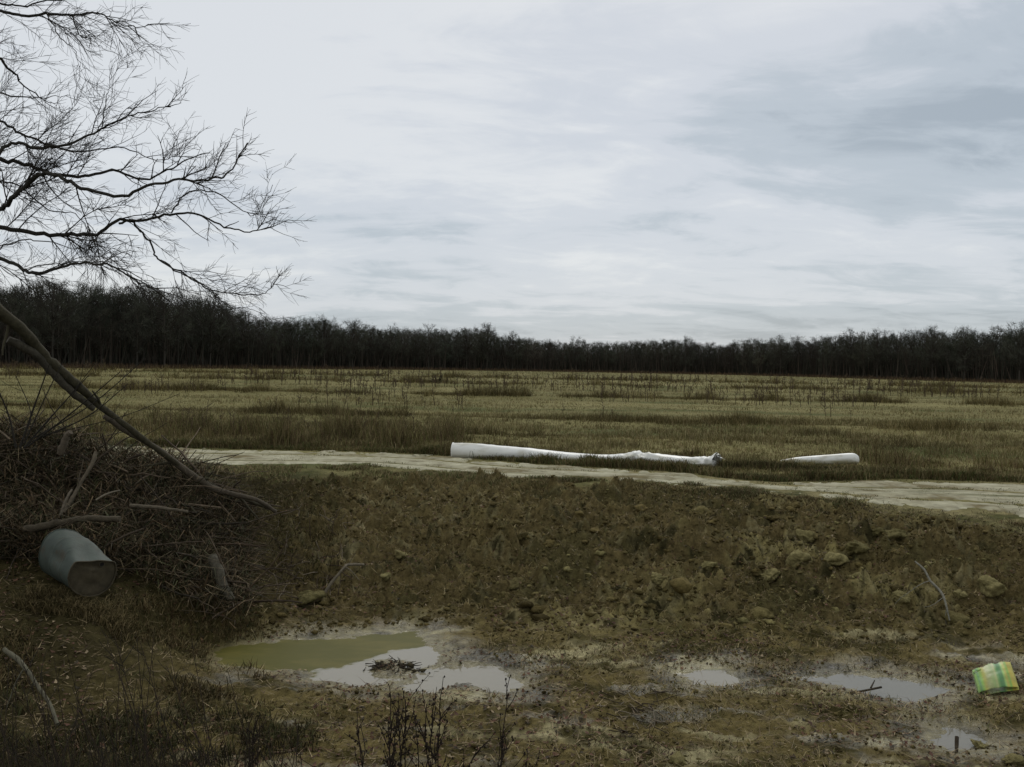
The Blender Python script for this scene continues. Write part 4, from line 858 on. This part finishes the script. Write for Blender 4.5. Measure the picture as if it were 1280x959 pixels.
for row in range(7):
    px = -420
    while px < 1720:
        Y = float(np.interp(px, *DIST)) * (1 + .035 * row + rng.uniform(-.015, .015)); hgt = (HOR(px) + 3125 / Y - float(np.interp(px, *TOPY))) * Y / FPX
        hgt *= 1.05 * rng.uniform(.78, 1.0) if row > 0 else rng.uniform(.7, .97); x = (px - 640) / FPX * Y; V, F, cc = PRA[rng.integers(8)]; a_ = rng.uniform(0, 6.28); ca, sa = math.cos(a_), math.sin(a_); wsc = hgt * rng.uniform(.85, 1.2)
        W_ = np.stack([(V[:, 0] * ca - V[:, 1] * sa) * wsc + x, (V[:, 0] * sa + V[:, 1] * ca) * wsc + Y, V[:, 2] * hgt - .1], 1); mb.add(W_, F, cc * rng.uniform(.7, 1.25) * np.array([1 + rng.uniform(-.05, .12), 1 + rng.uniform(-.03, .1), 1]))
        px += 3.6 * rng.uniform(.8, 1.9) * FPX / Y * (1.0 if -60 < px < 1340 else 2.2)
# brown scrub along the foot of the wood
n = 26000; px = rng.uniform(-300, 1600, n); Y = np.interp(px, *DIST) * (.99 - .10 * rng.uniform(0, 1, n) ** 2); x = (px - 640) / FPX * Y
addb(mb, n, x, Y, rng.uniform(.3, 1.6, n), rng.uniform(.08, .22, n), rng.uniform(.05, .5, n), pick(n, [(.075, .05, .032), (.055, .045, .028), (.10, .075, .042), (.045, .032, .024)], .3), seg2=False, z0=np.full(n, -.05))
# undergrowth saplings inside the wood
n = 110000; px = rng.uniform(-420, 1720, n); Y = np.interp(px, *DIST) * (1 + rng.uniform(-.01, .2, n)); x = (px - 640) / FPX * Y
addb(mb, n, x, Y, rng.uniform(1.5, 13, n), rng.uniform(.12, .4, n), rng.uniform(.02, .3, n), pick(n, [(.040, .038, .030), (.028, .030, .022), (.055, .046, .036)], .3), seg2=False, z0=np.full(n, -.1))
wd_ = mb.build('woods', M_wood); tag(wd_, 'dark bare wood closing the far side of the field', 'woods', None, 'stuff')
# single trees whose crowns stand clear of the mass
ST = [(65,341,'bare tree crown rising behind the hanging twigs at far left'),(205,350,'tall bare tree where the wood starts to drop'),(262,360,'bare tree at the step down in the wood'),(405,391,'bare crown poking up left of centre, past the step'),(440,396,'bare thin crown right of the first poking crown'),
 (487,402,'loose pale crown above the left centre of the wood'),(535,404,'small round crown left of the twin tall crowns'),(583,405,'left one of the twin tall crowns in mid wood'),(608,403,'right one of the twin tall crowns in mid wood'),(640,414,'broad dome crown just right of the twin crowns'),
 (720,419,'low crown above the lowest stretch of the wood'),(857,418,'bare crown left of the notch above the second pipe'),(975,417,'small crown beginning the rise toward the right'),(1062,409,'fan shaped pale crown over the right part of the wood'),(1096,409,'wide pale crown beside the fan shaped one'),
 (1165,405,'large dark crown in the right part of the wood'),(1205,407,'thin bare crown left of the right edge trees'),(1274,399,'tallest crown at the right edge of the picture')]
for i, (px, ty, lab) in enumerate(ST):
    Y = float(np.interp(px, *DIST)) * .985; hgt = (HOR(px) + 3125 / Y - ty) * Y / FPX; tr, cr_ = PR[i % 8] if i < 8 else far_tree(800 + i, 60, 34)
    root = empty('bare_tree', ((px - 640) / FPX * Y, Y, -.1)); tag(root, lab, 'tree', 'bare trees standing out of the far wood')
    for nm, m_, mt in (('trunk', tr, M_wood), ('crown', cr_, M_wood)):
        o = bpy.data.objects.new(nm, m_.mesh(nm, mt)); col.objects.link(o); o.parent = root
    root.scale = (hgt * 1.05, hgt * 1.05, hgt); root.rotation_euler[2] = i * 1.7
# two lone bushes out in the field
for (px, py, hgt, lab) in [(1088, 489, 1.0, 'small dark bush alone in the field on the right'), (546, 481, 1.6, 'small dark bush standing in the field left of centre')]:
    p = atz(px, py, 0); root = empty('bush', p); tag(root, lab, 'bush')
    m_ = MB()
    for k_ in range(70): m_.tube(wander(p, rng.normal(0, 1, 3) * [1, 1, .3] + [0, 0, 1.1], hgt * rng.uniform(.5, 1), 4, .2), [.03, .03, .025, .02, .01], 3, (.035, .03, .02), False)
    m_.build('stems', M_twig, root)
